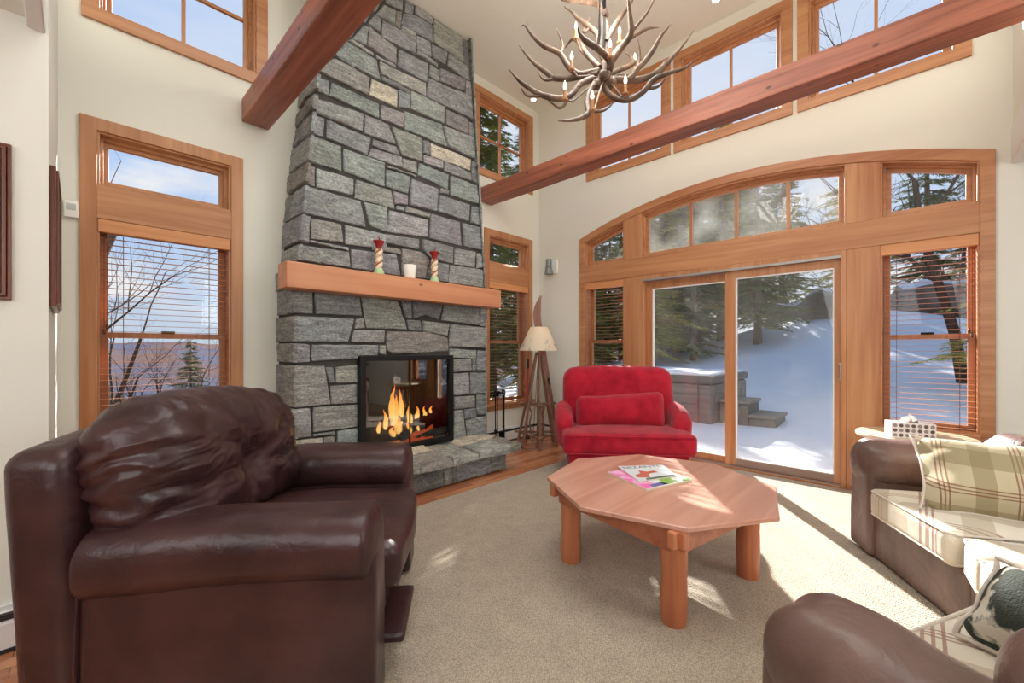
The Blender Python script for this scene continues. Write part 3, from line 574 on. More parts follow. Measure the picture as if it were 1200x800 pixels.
for t_ in (STONES+';'+EXTRA.replace('\n', ';')).split(';'):
    q = t_.split(); c = q[0]; P = [tuple(map(float, k.split(','))) for k in q[1:]]
    P = [(min(max(x, xl(z)), xr(z)), min(z, 4.722)) for x, z in P]
    P = [((xl(z) if x < xl(z)+.05 else xr(z) if x > xr(z)-.05 else x), z) for x, z in P]
    sid += 1; stone(m, P, fF, c, seed=sid*.37)
    le = [z for x, z in P if x <= xl(z)+.001]
    if len(le) >= 2 and max(le)-min(le) > .03: left_rows.append((min(le), max(le), c))
m.build('chimney_face', stone_m, fp, ang=60)
m = MB(); m.cl = m.bm.loops.layers.color.new('tint')
for (za, zb, c) in left_rows:
    sp = random.choice((4.02, 4.02, 3.8, 3.86)); 
    for (a, b) in ([(3.575, 4.016)] if sp > 4 else [(3.575, sp), (sp, 4.016)]):
        sid += 1; stone(m, [(a, za), (b, za), (b, zb), (a, zb)], lambda u, z, w: (xl(z)-w*.8, u, z), c if a < 3.6 else random.choice('gbdp'), seed=sid*.37)
m.build('chimney_left_side', stone_m, fp, ang=60)
m = MB(); m.cl = m.bm.loops.layers.color.new('tint')
z = 0.02
while z < 4.7:
    h_ = random.uniform(.12, .24); zb = min(z+h_, 4.72)
    if zb > 1.72 and z < 1.72: zb = 1.9
    sp = random.choice((4.02, 3.78, 3.85))
    for (a, b) in ([(3.575, 4.016)] if sp > 4 else [(3.575, sp), (sp, 4.016)]):
        sid += 1; stone(m, [(a, z), (b, z), (b, zb), (a, zb)], lambda u, zz, w: (xr(zz)-.01+w*.6, u, zz), random.choice('ggbpdP'), seed=sid*.37)
    z = zb
m.build('chimney_right_side', stone_m, fp, ang=60)
# hearth
m = MB(); m.cl = m.bm.loops.layers.color.new('tint')
fH = lambda u, z, w: (u, 3.075-w, z)
for P, c in (([(1.36, .02), (1.9, .02), (1.9, .235), (1.36, .235)], 'g'), ([(1.9, .02), (2.29, .02), (2.28, .235), (1.9, .235)], 'd'), ([(2.29, .02), (2.38, .02), (2.37, .235), (2.28, .235)], 't'), ([(2.38, .02), (2.44, .02), (2.44, .235), (2.37, .235)], 'd'), ([(2.44, .02), (2.86, .02), (2.86, .235), (2.44, .235)], 'b'), ([(2.86, .02), (3.06, .02), (3.06, .235), (2.86, .235)], 'g')):
    sid += 1; stone(m, P, fH, c, seed=sid*.37, depth=.025)
for a, b in ((3.05, 3.3), (3.3, 3.6)):
    sid += 1; stone(m, [(a, .02), (b, .02), (b, .235), (a, .235)], lambda u, z, w: (3.045+w, u, z), 'b', seed=sid, depth=.02)
    sid += 1; stone(m, [(a, .02), (b, .02), (b, .235), (a, .235)], lambda u, z, w: (1.36-w, u, z), 'g', seed=sid, depth=.02)
m.build('hearth_base', stone_m, fp, ang=60)
MB().box(1.37, 3.035, 3.085, 3.6, .0, .235).build('hearth_core', mortar_m, fp, smooth=False)
m = MB(); m.cl = m.bm.loops.layers.color.new('tint')
def slab(P, c, z0=.237, z1=.292):
    global sid
    sid += 1
    stone(m, P, lambda u, v, w: (u, v, z0+w), c, depth=(z1-z0)/1.1, gap=.004, seed=sid*.41, round_=.012)
slab([(1.3, 2.95), (1.98, 2.96), (1.9, 3.6), (1.3, 3.6)], 't'); slab([(1.98, 2.96), (2.3, 2.93), (2.36, 3.3), (1.93, 3.34)], 'r'); slab([(1.93, 3.34), (2.36, 3.3), (2.42, 3.6), (1.9, 3.6)], 'c')
slab([(2.3, 2.93), (2.62, 2.95), (2.72, 3.6), (2.42, 3.6)], 'P'); slab([(2.62, 2.95), (3.0, 2.9), (2.98, 3.25), (2.67, 3.28)], 't'); slab([(3.0, 2.9), (3.16, 2.92), (3.2, 3.35), (2.98, 3.25)], 'r'); slab([(2.67, 3.28), (2.98, 3.25), (3.2, 3.35), (3.12, 3.6), (2.72, 3.6)], 'c')
m.build('hearth_slab', stone_m, fp, ang=60)
def mdf(P, u): return P+Vector((0, nz3(P, 3, 5)*.003, nz3(P, 2.5, 6)*.003))
MB().rbox((2.23, 3.52, 1.82), (2.265, .2, .2), .006, n=20, deform=mdf, q=2).build('mantel', mantelw, fp, ang=50, label='thick orange wood mantel beam')
# firebox
soot = mat('soot_brick', srgb(38, 34, 32), .9, bump=(30, .5))
fb = MB()
fb.prism([(OX0-.01, OZ0-.02), (OX1+.01, OZ0-.02), (OX1+.01, OZ0+.005), (OX0-.01, OZ0+.005)], lambda u, z, d: (u, 3.58+d, z), 0, .43)
fb.box(OX0-.005, OX0+.01, 3.59, 4.012, OZ0, OZ1).box(OX1-.01, OX1+.005, 3.59, 4.012, OZ0, OZ1).box(OX0, OX1, 3.99, 4.012, OZ0, OZ1).box(OX0, OX1, 3.59, 4.012, OZ1-.01, OZ1+.003)
fb.build('firebox', soot, fp, smooth=False)
fG = lambda u, z, d: (u, 3.555+d, z)
fr = MB().ring(rect(1.73, 2.763, .292, 1.188), [(1.785, .34), (2.708, .34), (2.708, 1.145), (1.785, 1.145)], fG, -.03, .035).build('fire_screen_frame', blackm, fp, smooth=False, bevel=.004)
for a, b, hx in ((1.785, 2.244, 2.225), (2.25, 2.708, 2.268)):
    g = MB().prism(rect(a, b, .342, 1.143), fG, -.006, .0).build('glass_door', fire_m, fp, smooth=False)
    for q in ((a+.0, .345), (a, 1.10)) if a < 2 else ((b-.03, .345), (b-.03, 1.10)):
        MB().prism(rect(q[0], q[0]+.03, q[1], q[1]+.03), fG, -.014, -.006).build('hinge', blackm, g, smooth=False, bevel=.003)
# logs, embers, flames
bark = mat('charred_bark', srgb(44, 32, 26), .9, bump=(40, .8))
ember = mat('glowing_ember', srgb(60, 14, 6), .9, emit=(1, .14, .03, 1), es=.9, bump=(60, 1))
def fire_log(p0, p1, r, label):
    t = thing('fire_log', label, 'firewood', ((p0[0]+p1[0])/2, (p0[1]+p1[1])/2, min(p0[2], p1[2])-r), 0, 'logs on the fire')
    m = MB(); pts = []; rr = []
    for i in range(9):
        k = i/8; p = Vector(p0).lerp(Vector(p1), k)+Vector((0, nz3((k, 1, r), 3)*.01, nz3((k, 2, r), 3)*.01)); pts.append(p); rr.append(r*(1+.15*nz3((k, 3, r*9), 4)))
    m.tube(pts, rr, 12); m.build('bark', bark, t, ang=60)
    mm = MB().tube([Vector(p0).lerp(Vector(p1), .25)-Vector((0, r*.25, r*.55)), Vector(p0).lerp(Vector(p1), .8)-Vector((0, r*.25, r*.55))], r*.62, 10); mm.build('glowing_underside', ember, t)
fire_log((1.95, 3.82, .42), (2.6, 3.78, .40), .075, 'charred log lying along the back of the grate'); fire_log((1.98, 3.70, .385), (2.5, 3.74, .37), .05, 'smaller charred log in front at the left')
fire_log((2.2, 3.70, .40), (2.66, 3.68, .53), .075, 'thick dark log leaning up at the right of the fire'); fire_log((2.02, 3.86, .5), (2.3, 3.72, .56), .045, 'charred log propped across the top under the flames')
m = MB()
for i in range(60):
    a = random.uniform(1.92, 2.62); b = random.uniform(3.66, 3.84); m.rbox((a, b, random.uniform(.30, .33)), (random.uniform(.02, .05),)*3, .008, n=1, q=1)
o = m.build('ember_bed', ember, smooth=False); tag(o, 'bed of glowing red embers under the fire logs', 'embers', kind='stuff')
fl = bpy.data.materials.new('flame'); fl.use_nodes = True; t = fl.node_tree; t.nodes.clear(); Lk = t.links.new
oo = t.nodes.new('ShaderNodeOutputMaterial'); em = t.nodes.new('ShaderNodeEmission'); trn = t.nodes.new('ShaderNodeBsdfTransparent'); mi = t.nodes.new('ShaderNodeMixShader')
tn = t.nodes.new('ShaderNodeTexCoord'); sp_ = t.nodes.new('ShaderNodeSeparateXYZ'); Lk(tn.outputs['Generated'], sp_.inputs[0]); rmp = t.nodes.new('ShaderNodeValToRGB'); Lk(sp_.outputs['Z'], rmp.inputs[0])
ee = rmp.color_ramp.elements; ee[0].color = (1, .62, .2, 1); ee[0].position = .1; ee[1].color = (1, .2, .02, 1); ee[1].position = 1; k_ = ee.new(.5); k_.color = (1, .5, .1, 1)
lw = t.nodes.new('ShaderNodeLayerWeight'); lw.inputs[0].default_value = .35; inv = t.nodes.new('ShaderNodeMath'); inv.operation = 'SUBTRACT'; inv.inputs[0].default_value = .95; Lk(lw.outputs['Facing'], inv.inputs[1])
Lk(rmp.outputs[0], em.inputs[0]); em.inputs[1].default_value = 3.4; Lk(inv.outputs[0], mi.inputs[0]); Lk(trn.outputs[0], mi.inputs[1]); Lk(em.outputs[0], mi.inputs[2]); Lk(mi.outputs[0], oo.inputs[0])
ft = thing('fire', 'orange flames rising from the logs behind the glass doors', 'fire', (2.28, 3.74, .33))
for (x, y, z, h, r) in ((2.16, 3.72, .5, .4, .045), (2.26, 3.74, .5, .36, .04), (2.34, 3.7, .47, .24, .035), (2.08, 3.72, .47, .2, .03), (2.44, 3.72, .5, .17, .03), (2.52, 3.7, .52, .14, .025), (2.0, 3.7, .45, .12, .025), (2.2, 3.68, .42, .16, .05), (2.3, 3.66, .4, .13, .04), (2.4, 3.66, .42, .1, .04), (2.13, 3.67, .4, .1, .04), (2.58, 3.68, .56, .1, .02), (2.21, 3.76, .5, .3, .05)):
    m = MB(); pts = []; rr = []
    for i in range(12):
        k = i/11; pts.append((x+.018*math.sin(k*6+x*30)*k+.02*nz3((x*9, k*3, 1), 2)*k, y, z+h*k)); rr.append(r*(math.sin(PI*min(1, k*.9+.12))**.8)*(1-k*.72)+.001)
    m.tube(pts, [q*1.5 for q in rr], 12, sq=.6); m.build('flame', fl, ft)
MB().prism(rect(2.2425, 2.2515, .342, 1.143), fG, -.012, .004).build('door_stile', blackm, fp, smooth=False)
fl_light = light('fire_glow', 'POINT', (2.25, 3.7, .72), 6, (1, .45, .15), .08)

# ================================================================ things on the mantel
cream_c = mat('cream_ceramic', srgb(236, 214, 182), .35, var=(20, srgb(206, 150, 120), .52, .6)); redg = mat('deep_red_ceramic', srgb(150, 30, 34), .35); greenc = mat('pale_green_ceramic', srgb(176, 200, 150), .4); brownc = mat('brown_ceramic', srgb(160, 92, 60), .4)
def candlestick(x, label, sc):
    t = thing('candlestick', label, 'candlestick', (x, 3.5, 1.92), 0, 'pair of twisted candlesticks')
    b = Vector((x, 3.5, 1.92))
    MB().lathe([(.052*sc, 0), (.05*sc, .015), (.036*sc, .045), (.03*sc, .06)], b, 24).build('foot', greenc, t)
    m = MB(); B_ = MB()
    for ph, mm in ((0, m), (PI, m), (PI/2, B_)):
        pts = [(b.x+.014*math.cos(ph+k*.55), b.y+.014*math.sin(ph+k*.55), b.z+.055+k*.0098*sc) for k in range(19)]
        mm.tube(pts, [.0215 if mm is m else .016]*19, 10)
    m.build('twisted_stem', cream_c, t); B_.build('brown_vine', brownc, t)
    z = .055+.18*sc
    MB().lathe([(.022, z), (.026, z+.02), (.03, z+.035), (.05, z+.062), (.052, z+.07), (.03, z+.074), (.012, z+.072)], b, 24).build('cup', redg, t)
    MB().tube([b+Vector((0, 0, z+.07)), b+Vector((.004, 0, z+.095)), b+Vector((.001, 0, z+.115))], [.008, .006, .002], 8).build('candle_stub', redg, t)
candlestick(1.893, 'twisted cream candlestick with a red cup, left one on the mantel', 1.0); candlestick(2.5, 'twisted cream candlestick with a red cup, right one on the mantel', 1.0)
t = thing('candle_jar', 'short white candle jar between the two candlesticks on the mantel', 'candle', (2.215, 3.5, 1.92))
MB().lathe([(.044, 0), (.05, .008), (.06, .1), (.061, .135), (.056, .135), (.054, .12)], (2.215, 3.5, 1.92), 28).build('jar', mat('frosted_white', srgb(240, 238, 228), .3, emit=(1, .95, .85, 1), es=.12), t)
MB().lathe([(.001, .118), (.053, .118), (.054, .12)], (2.215, 3.5, 1.92), 24).build('wax', mat('wax', srgb(245, 240, 225), .5), t)
MB().tube([(2.215, 3.5, 2.038), (2.216, 3.5, 2.05)], .0015, 5).build('wick', darkslot, t)

# ================================================================ fireplace tools
t = thing('fireplace_tools', 'black wrought iron fireplace tool stand right of the hearth', 'fireplace tools', (3.63, 3.76, 0))
X, Y = 3.63, 3.76
MB().lathe([(.11, .012), (.11, .022), (.03, .03), (.012, .05)], (X, Y, 0), 24).build('base', ironm, t)
m = MB().tube([(X, Y, .03), (X, Y, .72)], .008, 8)
for a in range(4):
    q = a*PI/2+.3; c, s_ = math.cos(q), math.sin(q)
    m.tube([(X, Y, .66), (X+.04*c, Y+.04*s_, .72), (X+.085*c, Y+.085*s_, .70), (X+.1*c, Y+.1*s_, .66)], .008, 6)
m.tube([(X, Y, .7), (X-.015, Y, .74), (X, Y, .77), (X+.015, Y, .74), (X, Y, .7)], .004, 6)
m.build('stand', ironm, t)
def tool(dx, dy, name, label, kind):
    t = thing(name, label, 'fireplace tool', (X+dx, Y+dy, .04), 0, 'hanging fireplace tools')
    x, y = X+dx, Y+dy
    m = MB().tube([(x, y, .26), (x, y, .62), (x, y, .66)], [.007, .007, .01], 8)
    m.tube([(x, y, .66), (x-.012, y, .69), (x-.018, y, .72), (x, y, .745), (x+.018, y, .72), (x+.012, y, .69), (x, y, .66)], .008, 6); m.build('handle', ironm, t)
    if kind == 0:
        MB().lathe([(.012, .26), (.014, .22), (.03, .1), (.045, .03), (.04, .03)], (x, y, 0), 16, sy=.5).build('bristles', mat('straw_bristles', srgb(170, 130, 84), .9, bump=(200, .8)), t)
        MB().lathe([(.012, .27), (.017, .25), (.017, .22)], (x, y, 0), 14).build('collar', ironm, t)
    elif kind == 1:
        MB().rbox((x, y, .15), (.1, .012, .13), .004, n=6, deform=lambda P, u: P+Vector((0, .02*u[0]**2, 0))).build('pan', ironm, t)
        MB().tube([(x, y, .26), (x, y, .2)], .005, 6).build('neck', ironm, t)
    else:
        MB().tube([(x, y, .26), (x, y, .08)], [.005, .004], 8).tube([(x, y, .12), (x+.02, y, .1), (x+.025, y, .12)], .004, 6).build('point', ironm, t)
tool(-.08, -.05, 'hearth_broom', 'straw hearth broom hanging at the left of the tool stand', 0); tool(.1, .0, 'ash_shovel', 'iron ash shovel hanging at the right of the tool stand', 1); tool(.02, -.1, 'fire_poker', 'iron poker hanging in the middle of the tool stand', 2)
# ================================================================ furniture
def leather_mat(name, c1, c2, rough, bs=1.0):
    m = mat(name, c1, rough, spec=.5, var=(5, c2, .35, .7)); t = m.node_tree; B = t.nodes['Principled BSDF']; Lk = t.links.new
    tn = t.nodes.new('ShaderNodeTexCoord')
    v = t.nodes.new('ShaderNodeTexVoronoi'); v.inputs['Scale'].default_value = 260; Lk(tn.outputs['Object'], v.inputs[0])
    n = t.nodes.new('ShaderNodeTexNoise'); n.inputs['Scale'].default_value = 9; n.inputs['Detail'].default_value = 3; n.inputs['Distortion'].default_value = 1.4; Lk(tn.outputs['Object'], n.inputs[0])
    b1 = t.nodes.new('ShaderNodeBump'); b1.inputs['Strength'].default_value = .12*bs; b1.inputs['Distance'].default_value = .002; Lk(v.outputs['Distance'], b1.inputs['Height'])
    b2 = t.nodes.new('ShaderNodeBump'); b2.inputs['Strength'].default_value = .25*bs; b2.inputs['Distance'].default_value = .02; Lk(n.outputs[0], b2.inputs['Height']); Lk(b1.outputs[0], b2.inputs['Normal'])
    Lk(b2.outputs[0], B.inputs['Normal']); return m
leath = leather_mat('oxblood_leather', srgb(70, 43, 43), srgb(46, 27, 28), .33)
leath2 = leather_mat('worn_brown_leather', srgb(120, 94, 86), srgb(86, 64, 58), .38, 1.2)
def C2W(r, w): th = math.radians(44); return Vector((math.sin(th)*r+math.cos(th)*w, -math.cos(th)*r+math.sin(th)*w, 0))

# ---- brown leather armchair (x forward, y to its left)
pc = C2W(-1.004, 1.853)
ch = thing('leather_armchair', 'large dark brown leather armchair with a puffy back cushion, nearest the left wall', 'armchair', (pc.x, pc.y, CZ), math.radians(-46+7))
def wr(P, u, s=9, a=.006, seed=0):
    return P+Vector((nz3(P, s, seed), nz3(P, s, seed+1), nz3(P, s, seed+2)))*a
MB().rbox((-.02, 0, .2), (.96, 1.10, .36), .02, n=10, puff=(.005, .008, 0)).build('base', leath, ch, local=True)
for sg in (-1, 1):
    m = MB()
    m.rbox((.07, sg*.475, .29), (.86, .20, .56), .03, n=10, puff=(0, .012, 0), deform=lambda P, u: wr(P, u, 5, .004, 3))
    def rl(P, u):
        # rolled top, fuller to the front, easing down to the back
        P = Vector(P); k = (u[0]+1)/2
        P.z += .012*math.sin(k*PI) - .015*max(0, -u[0])
        return wr(P, u, 4, .006, 8)
    def rl2(P, u):
        h_, r_ = .50, .1; x = abs(P.x)
        if x > h_-r_: P = Vector((math.copysign(h_-r_+(x-(h_-r_))*.38, P.x), P.y, P.z))
        return rl(P, u)
    m.rbox((.06, sg*.475, .582), (1.0, .275, .222), .1, n=22, deform=rl2, q=7)
    o = m.build('arm', leath, ch, local=True, ang=80)
def bkf(P, u):
    P = Vector(P); P.x -= .05*(u[2]+1)/2; P.z -= .03*abs(u[1])**3*(u[2]+1)/2
    return wr(P, u, 4, .006, 5)
MB().rbox((-.43, 0, .495), (.17, 1.16, .92), .05, n=12, puff=(.02, .01, .02), deform=bkf, q=4).build('back_frame', leath, ch, local=True, ang=80)
def sc(P, u):
    P = Vector(P); P.z += .012*math.sin(P.y*9)*(u[2] > .5)
    return wr(P, u, 7, .008, 12)
MB().rbox((.12, 0, .405), (.84, .68, .19), .06, n=16, puff=(.02, 0, .035), deform=sc, q=4).build('seat_cushion', leath, ch, local=True, ang=80)
def bc(P, u):
    P = Vector(P)
    f_ = max(0, u[0])
    # tufted dimple, gathered ends and radiating creases on the front
    d = math.hypot(P.y*.8+.02, P.z+.04)
    P.x -= .07*f_*math.exp(-(d/.09)**2)
    ang = math.atan2(P.z+.04, P.y+.02)
    P.x += .010*f_*math.sin(ang*9+nz3(P, 4, 2)*3)*min(1, d/.15)*math.exp(-((d-.22)/.16)**2)
    P.x += .008*math.sin((P.z*34+P.y*10)+nz3(P, 5, 8)*5)*max(0, abs(u[1])-.35)*1.5
    g1 = max(0, abs(u[1])-.55)/.45; g2 = max(0, abs(u[2])-.5)/.5
    P.y += .006*math.sin(P.z*95+nz3(P, 7, 4)*5)*g1; P.x += .007*math.sin(P.z*80+P.x*20+nz3(P, 6, 9)*6)*g1
    P.x += .006*math.sin(P.y*75+nz3(P, 5, 9)*8)*g2*max(0, u[0]); P.z += .006*math.sin(P.y*60+P.x*30+nz3(P, 6, 3)*6)*g2
    P.x += .006*(1-abs(2*(nz3((P.x, P.y*2.2, P.z*5), 4, 6)*2 % 1)-1))*f_
    # slumps lower at the near end, rounded shoulders
    P.z -= .05*abs(u[1])**4*max(0, u[2]); P.z -= .035*u[1]; P.x -= .035*(1-u[1])*.5
    return wr(P, u, 8, .009, 20)
Mx = Matrix.Rotation(math.radians(-9), 4, 'Y')
MB().rbox((-.24, -.045, .785), (.29, .98, .54), .13, n=56, puff=(.05, .02, .02), deform=bc, M=Mx, q=6).build('back_cushion', leath, ch, local=True, ang=80)
for yy in (-.594, .594):   # stitched seam between the side panel and the back
    MB().tube([(-.345, yy, .03), (-.345, yy, .3), (-.345, yy*.985, .5)], .004, 5).build('seam', leath, ch, local=True)
MB().rbox((.48, -.20, .16), (.17, .34, .035), .015, n=6).build('footrest', leath, ch, local=True)
for x in (-.42, .42):
    for y in (-.46, .46): MB().lathe([(.022, -.0), (.028, .03), (.028, .05)], (x, y, 0), 14).build('leg', darkslot, ch, local=True)

# ---- red upholstered chair
def fabric_mat(name, c1, c2, sc_=200, sheen=.2, hi=None):
    m = mat(name, c1, .9, spec=.15, sheen=sheen, var=(7, c2, .35, .7), bump=(sc_, .5, 4)); return m
redf = fabric_mat('red_corduroy', srgb(190, 34, 56), srgb(152, 18, 40))
pc = C2W(1.12, 4.27)
rc = thing('red_armchair', 'wide red upholstered chair with rolled arms in front of the sliding door', 'armchair', (pc.x, pc.y, CZ), math.radians(219))
MB().rbox((0, 0, .165), (.72, 1.1, .19), .025, n=8).build('base', redf, rc, local=True)
def rb(P, u):
    P = Vector(P); P.x -= .09*(u[2]+1)/2; P.x -= .03*u[1]**2*0
    k = max(0, (abs(u[1])-.72)/.28); P.z -= .05*k*k*max(0, u[2])
    return wr(P, u, 5, .006, 31)
MB().rbox((-.27, 0, .635), (.2, 1.16, .80), .085, n=14, puff=(.045, .01, .015), deform=rb, q=5).build('backrest', redf, rc, local=True, ang=80)
def rs(P, u):
    return wr(Vector(P), u, 5, .006, 33)
MB().rbox((.08, 0, .345), (.68, 1.22, .2), .05, n=14, puff=(.015, .0, .03), deform=rs, q=4).build('seat_cushion', redf, rc, local=True, ang=80)
m = MB()
for z in (.262, .428): m.tube([(.425, -.57, z), (.432, -.3, z), (.436, 0, z), (.432, .3, z), (.425, .57, z)], .006, 6)
m.build('piping', redf, rc, local=True)
for sg in (-1, 1):
    def ra(P, u):
        P = Vector(P); k = (u[0]+1)/2
        P.z -= (.17*k**2.0)*(u[2]+1)/2; P.y += sg*.02*math.sin(k*PI)
        P.y += sg*(.0*k+.03*(u[2]+1)/2)
        return wr(P, u, 5, .005, 40)
    MB().rbox((-.10, sg*.545, .455), (.50, .16, .44), .075, n=12, puff=(.01, .02, .0), deform=ra, q=5).build('arm', redf, rc, local=True, ang=80)
for x in (-.3, .3):
    for y in (-.48, .48): MB().lathe([(.018, 0), (.026, .05), (.028, .08)], (x, y, 0), 12).build('leg', stickw, rc, local=True)
pm = Matrix.Translation(rc.location) @ Matrix.Rotation(math.radians(219), 4, 'Z')
def pil(P, u):
    P = Vector(P); P.z += .03*(u[1])*(u[2] > 0)-.012*(1-u[1]**2)*(u[2] > 0)+.05*max(0, abs(u[1])-.85)*u[2]
    return wr(P, u, 6, .008, 50)
tp = thing('lumbar_pillow', 'red oblong pillow resting against the back of the red chair', 'pillow', pm @ Vector((-.04, .0, .46)), math.radians(219))
MB().rbox((0, -.02, .145), (.17, .88, .34), .075, n=14, puff=(.045, 0, 0), deform=pil, q=5, M=Matrix.Rotation(math.radians(-16), 4, 'Y')).build('pillow_body', redf, tp, local=True, ang=80)

# ---- octagonal coffee table
TC = Vector((2.305, 1.07, CZ)); ct = thing('coffee_table', 'octagonal pine coffee table with thick log legs on the carpet', 'coffee table', TC, 0)
oc = [(TC.x+.63*math.cos(math.radians(36+45*k)), TC.y+.63*math.sin(math.radians(36+45*k))) for k in range(8)]
ocl = [(a-TC.x, b-TC.y) for a, b in oc]
o = MB().prism(ocl, lambda u, v, w: (u, v, w), .452, .476).build('tabletop', pinew, ct, smooth=False, local=True, bevel=.005)
LG = []
for k in range(4):
    a = math.radians(34+90*k); LG.append(Vector((.478*math.cos(a)-.035, .478*math.sin(a)-.01, 0)))
for p in LG:
    def lgf(P, u): return P
    m = MB(); pts = []; rr = []
    for i in range(10):
        z = i/9*.452; pts.append((p.x+nz3((p.x, z*3, 1), 2)*.004, p.y, z)); rr.append(.058+.004*nz3((p.x, p.y, z*4), 2)-(.004 if i == 0 else 0))
    m.tube(pts, rr, 20)
    m.build('leg', pinel, ct, local=True, ang=50)
m = MB()
for k in range(4):
    a, b = LG[k], LG[(k+1) % 4]; d = (b-a).normalized(); nrm = Vector((d.y, -d.x, 0)); mid = (a+b)/2; L2 = (b-a).length/2+.075
    off = .055
    M_ = Matrix(((d.x, nrm.x, 0, mid.x), (d.y, nrm.y, 0, mid.y), (0, 0, 1, 0), (0, 0, 0, 1)))
    MB().box(-L2+.05, L2-.05, -.018+off, .018+off, .345, .452, M=M_).build('apron', wood('apron_wood_%d' % k, srgb(200, 126, 90), srgb(166, 94, 64), 0 if k % 2 else 1, rough=.45, fine=22), ct, smooth=False, local=True, bevel=.004)
    for sg in (-1, 1):
        MB().box(sg*L2-.03, sg*L2+.024, -.02+off, .02+off, .375, .452, M=M_).build('tenon', pinel, ct, smooth=False, local=True, bevel=.008)

# ---- magazines
def mag(name, label, P4, z, th_, mats):
    pts = [Vector((a, b)) for a, b in P4]; c = sum(pts, Vector((0, 0)))/4
    t = thing(name, label, 'magazine', (c.x, c.y, z), 0)
    return t, pts, c
pink = mat('pink_cover', srgb(240, 120, 190), .35, var=(16, srgb(250, 190, 224), .5, .6)); page = mat('page_edges', srgb(226, 212, 188), .7)
multi = mat('colour_cover', srgb(236, 240, 236), .3, var=(14, srgb(120, 160, 90), .55, .6)); skinp = mat('cover_red_figure', srgb(205, 110, 90), .35); dkg = mat('cover_dark_green', srgb(84, 104, 90), .35); inkm = mat('masthead_ink', srgb(70, 70, 84), .4); sky_c = mat('cover_pale', srgb(226, 236, 240), .3)
a_ = Vector((2.245, 1.37)); ex = Vector((.80, -.60)).normalized(); 
def quad(o_, ang, w, h):
    x = Vector((math.cos(ang), math.sin(ang))); y = Vector((-x.y, x.x)); return [o_, o_+x*w, o_+x*w+y*h, o_+y*h], x, y
# lower: corners near (2.246,1.365) left, (2.094,1.03) front, (2.437,.925) right
ZT = CZ+.476
q1, x1, y1 = quad(Vector((2.13, 1.035)), math.radians(-16), .37, .28)
q1 = [Vector((2.105, 1.035)), Vector((2.44, .93)), Vector((2.56, 1.20)), Vector((2.24, 1.36))]
def magobj(name, label, q, z, th_, cover, edge):
    c = sum(q, Vector((0, 0)))/4; t = thing(name, label, 'magazine', (c.x, c.y, z), 0, None)
    MB().prism([(p.x, p.y) for p in q], lambda u, v, w: (u, v, z+w), .0008, th_-.0008).build('pages', edge, t, smooth=False)
    MB().prism([(p.x, p.y) for p in q], lambda u, v, w: (u, v, z+w), th_-.0008, th_).build('cover', cover, t, smooth=False); return t
def bil(q, u, v): return (q[0]*(1-u)*(1-v)+q[1]*u*(1-v)+q[2]*u*v+q[3]*(1-u)*v)
def patch(t, name, q, pts, z, m): MB().prism([tuple(bil(q, u, v)) for u, v in pts], lambda a, b, w: (a, b, w), z, z+.0006).build(name, m, t, smooth=False)
t1 = magobj('magazine', 'pink and green magazine lying underneath on the octagonal table', q1, ZT, .011, multi, page)
patch(t1, 'pink_panel', q1, [(0, .02), (.30, .02), (.26, .98), (0, .98)], ZT+.011, pink)
patch(t1, 'blue_panel', q1, [(.16, .03), (.5, .03), (.45, .16), (.18, .14)], ZT+.0112, mat('cover_blue', srgb(86, 100, 170), .35)); patch(t1, 'green_panel', q1, [(.4, .03), (.62, .03), (.8, .35), (.55, .4)], ZT+.0112, mat('cover_green', srgb(150, 190, 90), .35))
q2 = [Vector((2.185, 1.12)), Vector((2.43, 1.01)), Vector((2.60, 1.17)), Vector((2.37, 1.36))]
z2 = ZT+.012
t2 = magobj('magazine', 'pale magazine with a red figure on its cover, lying on top of the pink one', q2, z2, .006, sky_c, page)
patch(t2, 'dark_panel', q2, [(.2, .0), (.98, .02), (.96, .12), (.22, .1)], z2+.006, dkg)
patch(t2, 'cover_figure', q2, [(.08, .2), (.35, .12), (.42, .35), (.68, .42), (.62, .55), (.45, .5), (.3, .62), (.26, .42), (.1, .36)], z2+.0064, skinp)
def text_obj(body, mtx, mt, name, parent, ext=.0006):
    cu = bpy.data.curves.new(name, 'FONT'); cu.body = body; cu.size = 1; cu.extrude = ext
    tmp = bpy.data.objects.new('tmp_text', cu); link(tmp); dg = bpy.context.evaluated_depsgraph_get(); me = bpy.data.meshes.new_from_object(tmp.evaluated_get(dg)); bpy.data.objects.remove(tmp)
    me.transform(mtx); me.transform(root_matrix(parent).inverted()); o = bpy.data.objects.new(name, me); link(o); me.materials.clear(); me.materials.append(mt); o.parent = parent; return o
# masthead runs along the far-left edge of the top magazine
oo_ = Vector(bil(q2, .04, .80)); dx = (Vector(bil(q2, .96, .80))-oo_); dy = (q2[3]-q2[0]).normalized()
wid = dx.length; dxn = dx.normalized(); sz = .062
Mt = Matrix(((dxn.x*sz*.98, dy.x*sz, 0, oo_.x), (dxn.y*sz*.98, dy.y*sz, 0, oo_.y), (0, 0, .1, z2+.0062), (0, 0, 0, 1)))
text_obj('BEZANTE', Mt, inkm, 'masthead', t2)

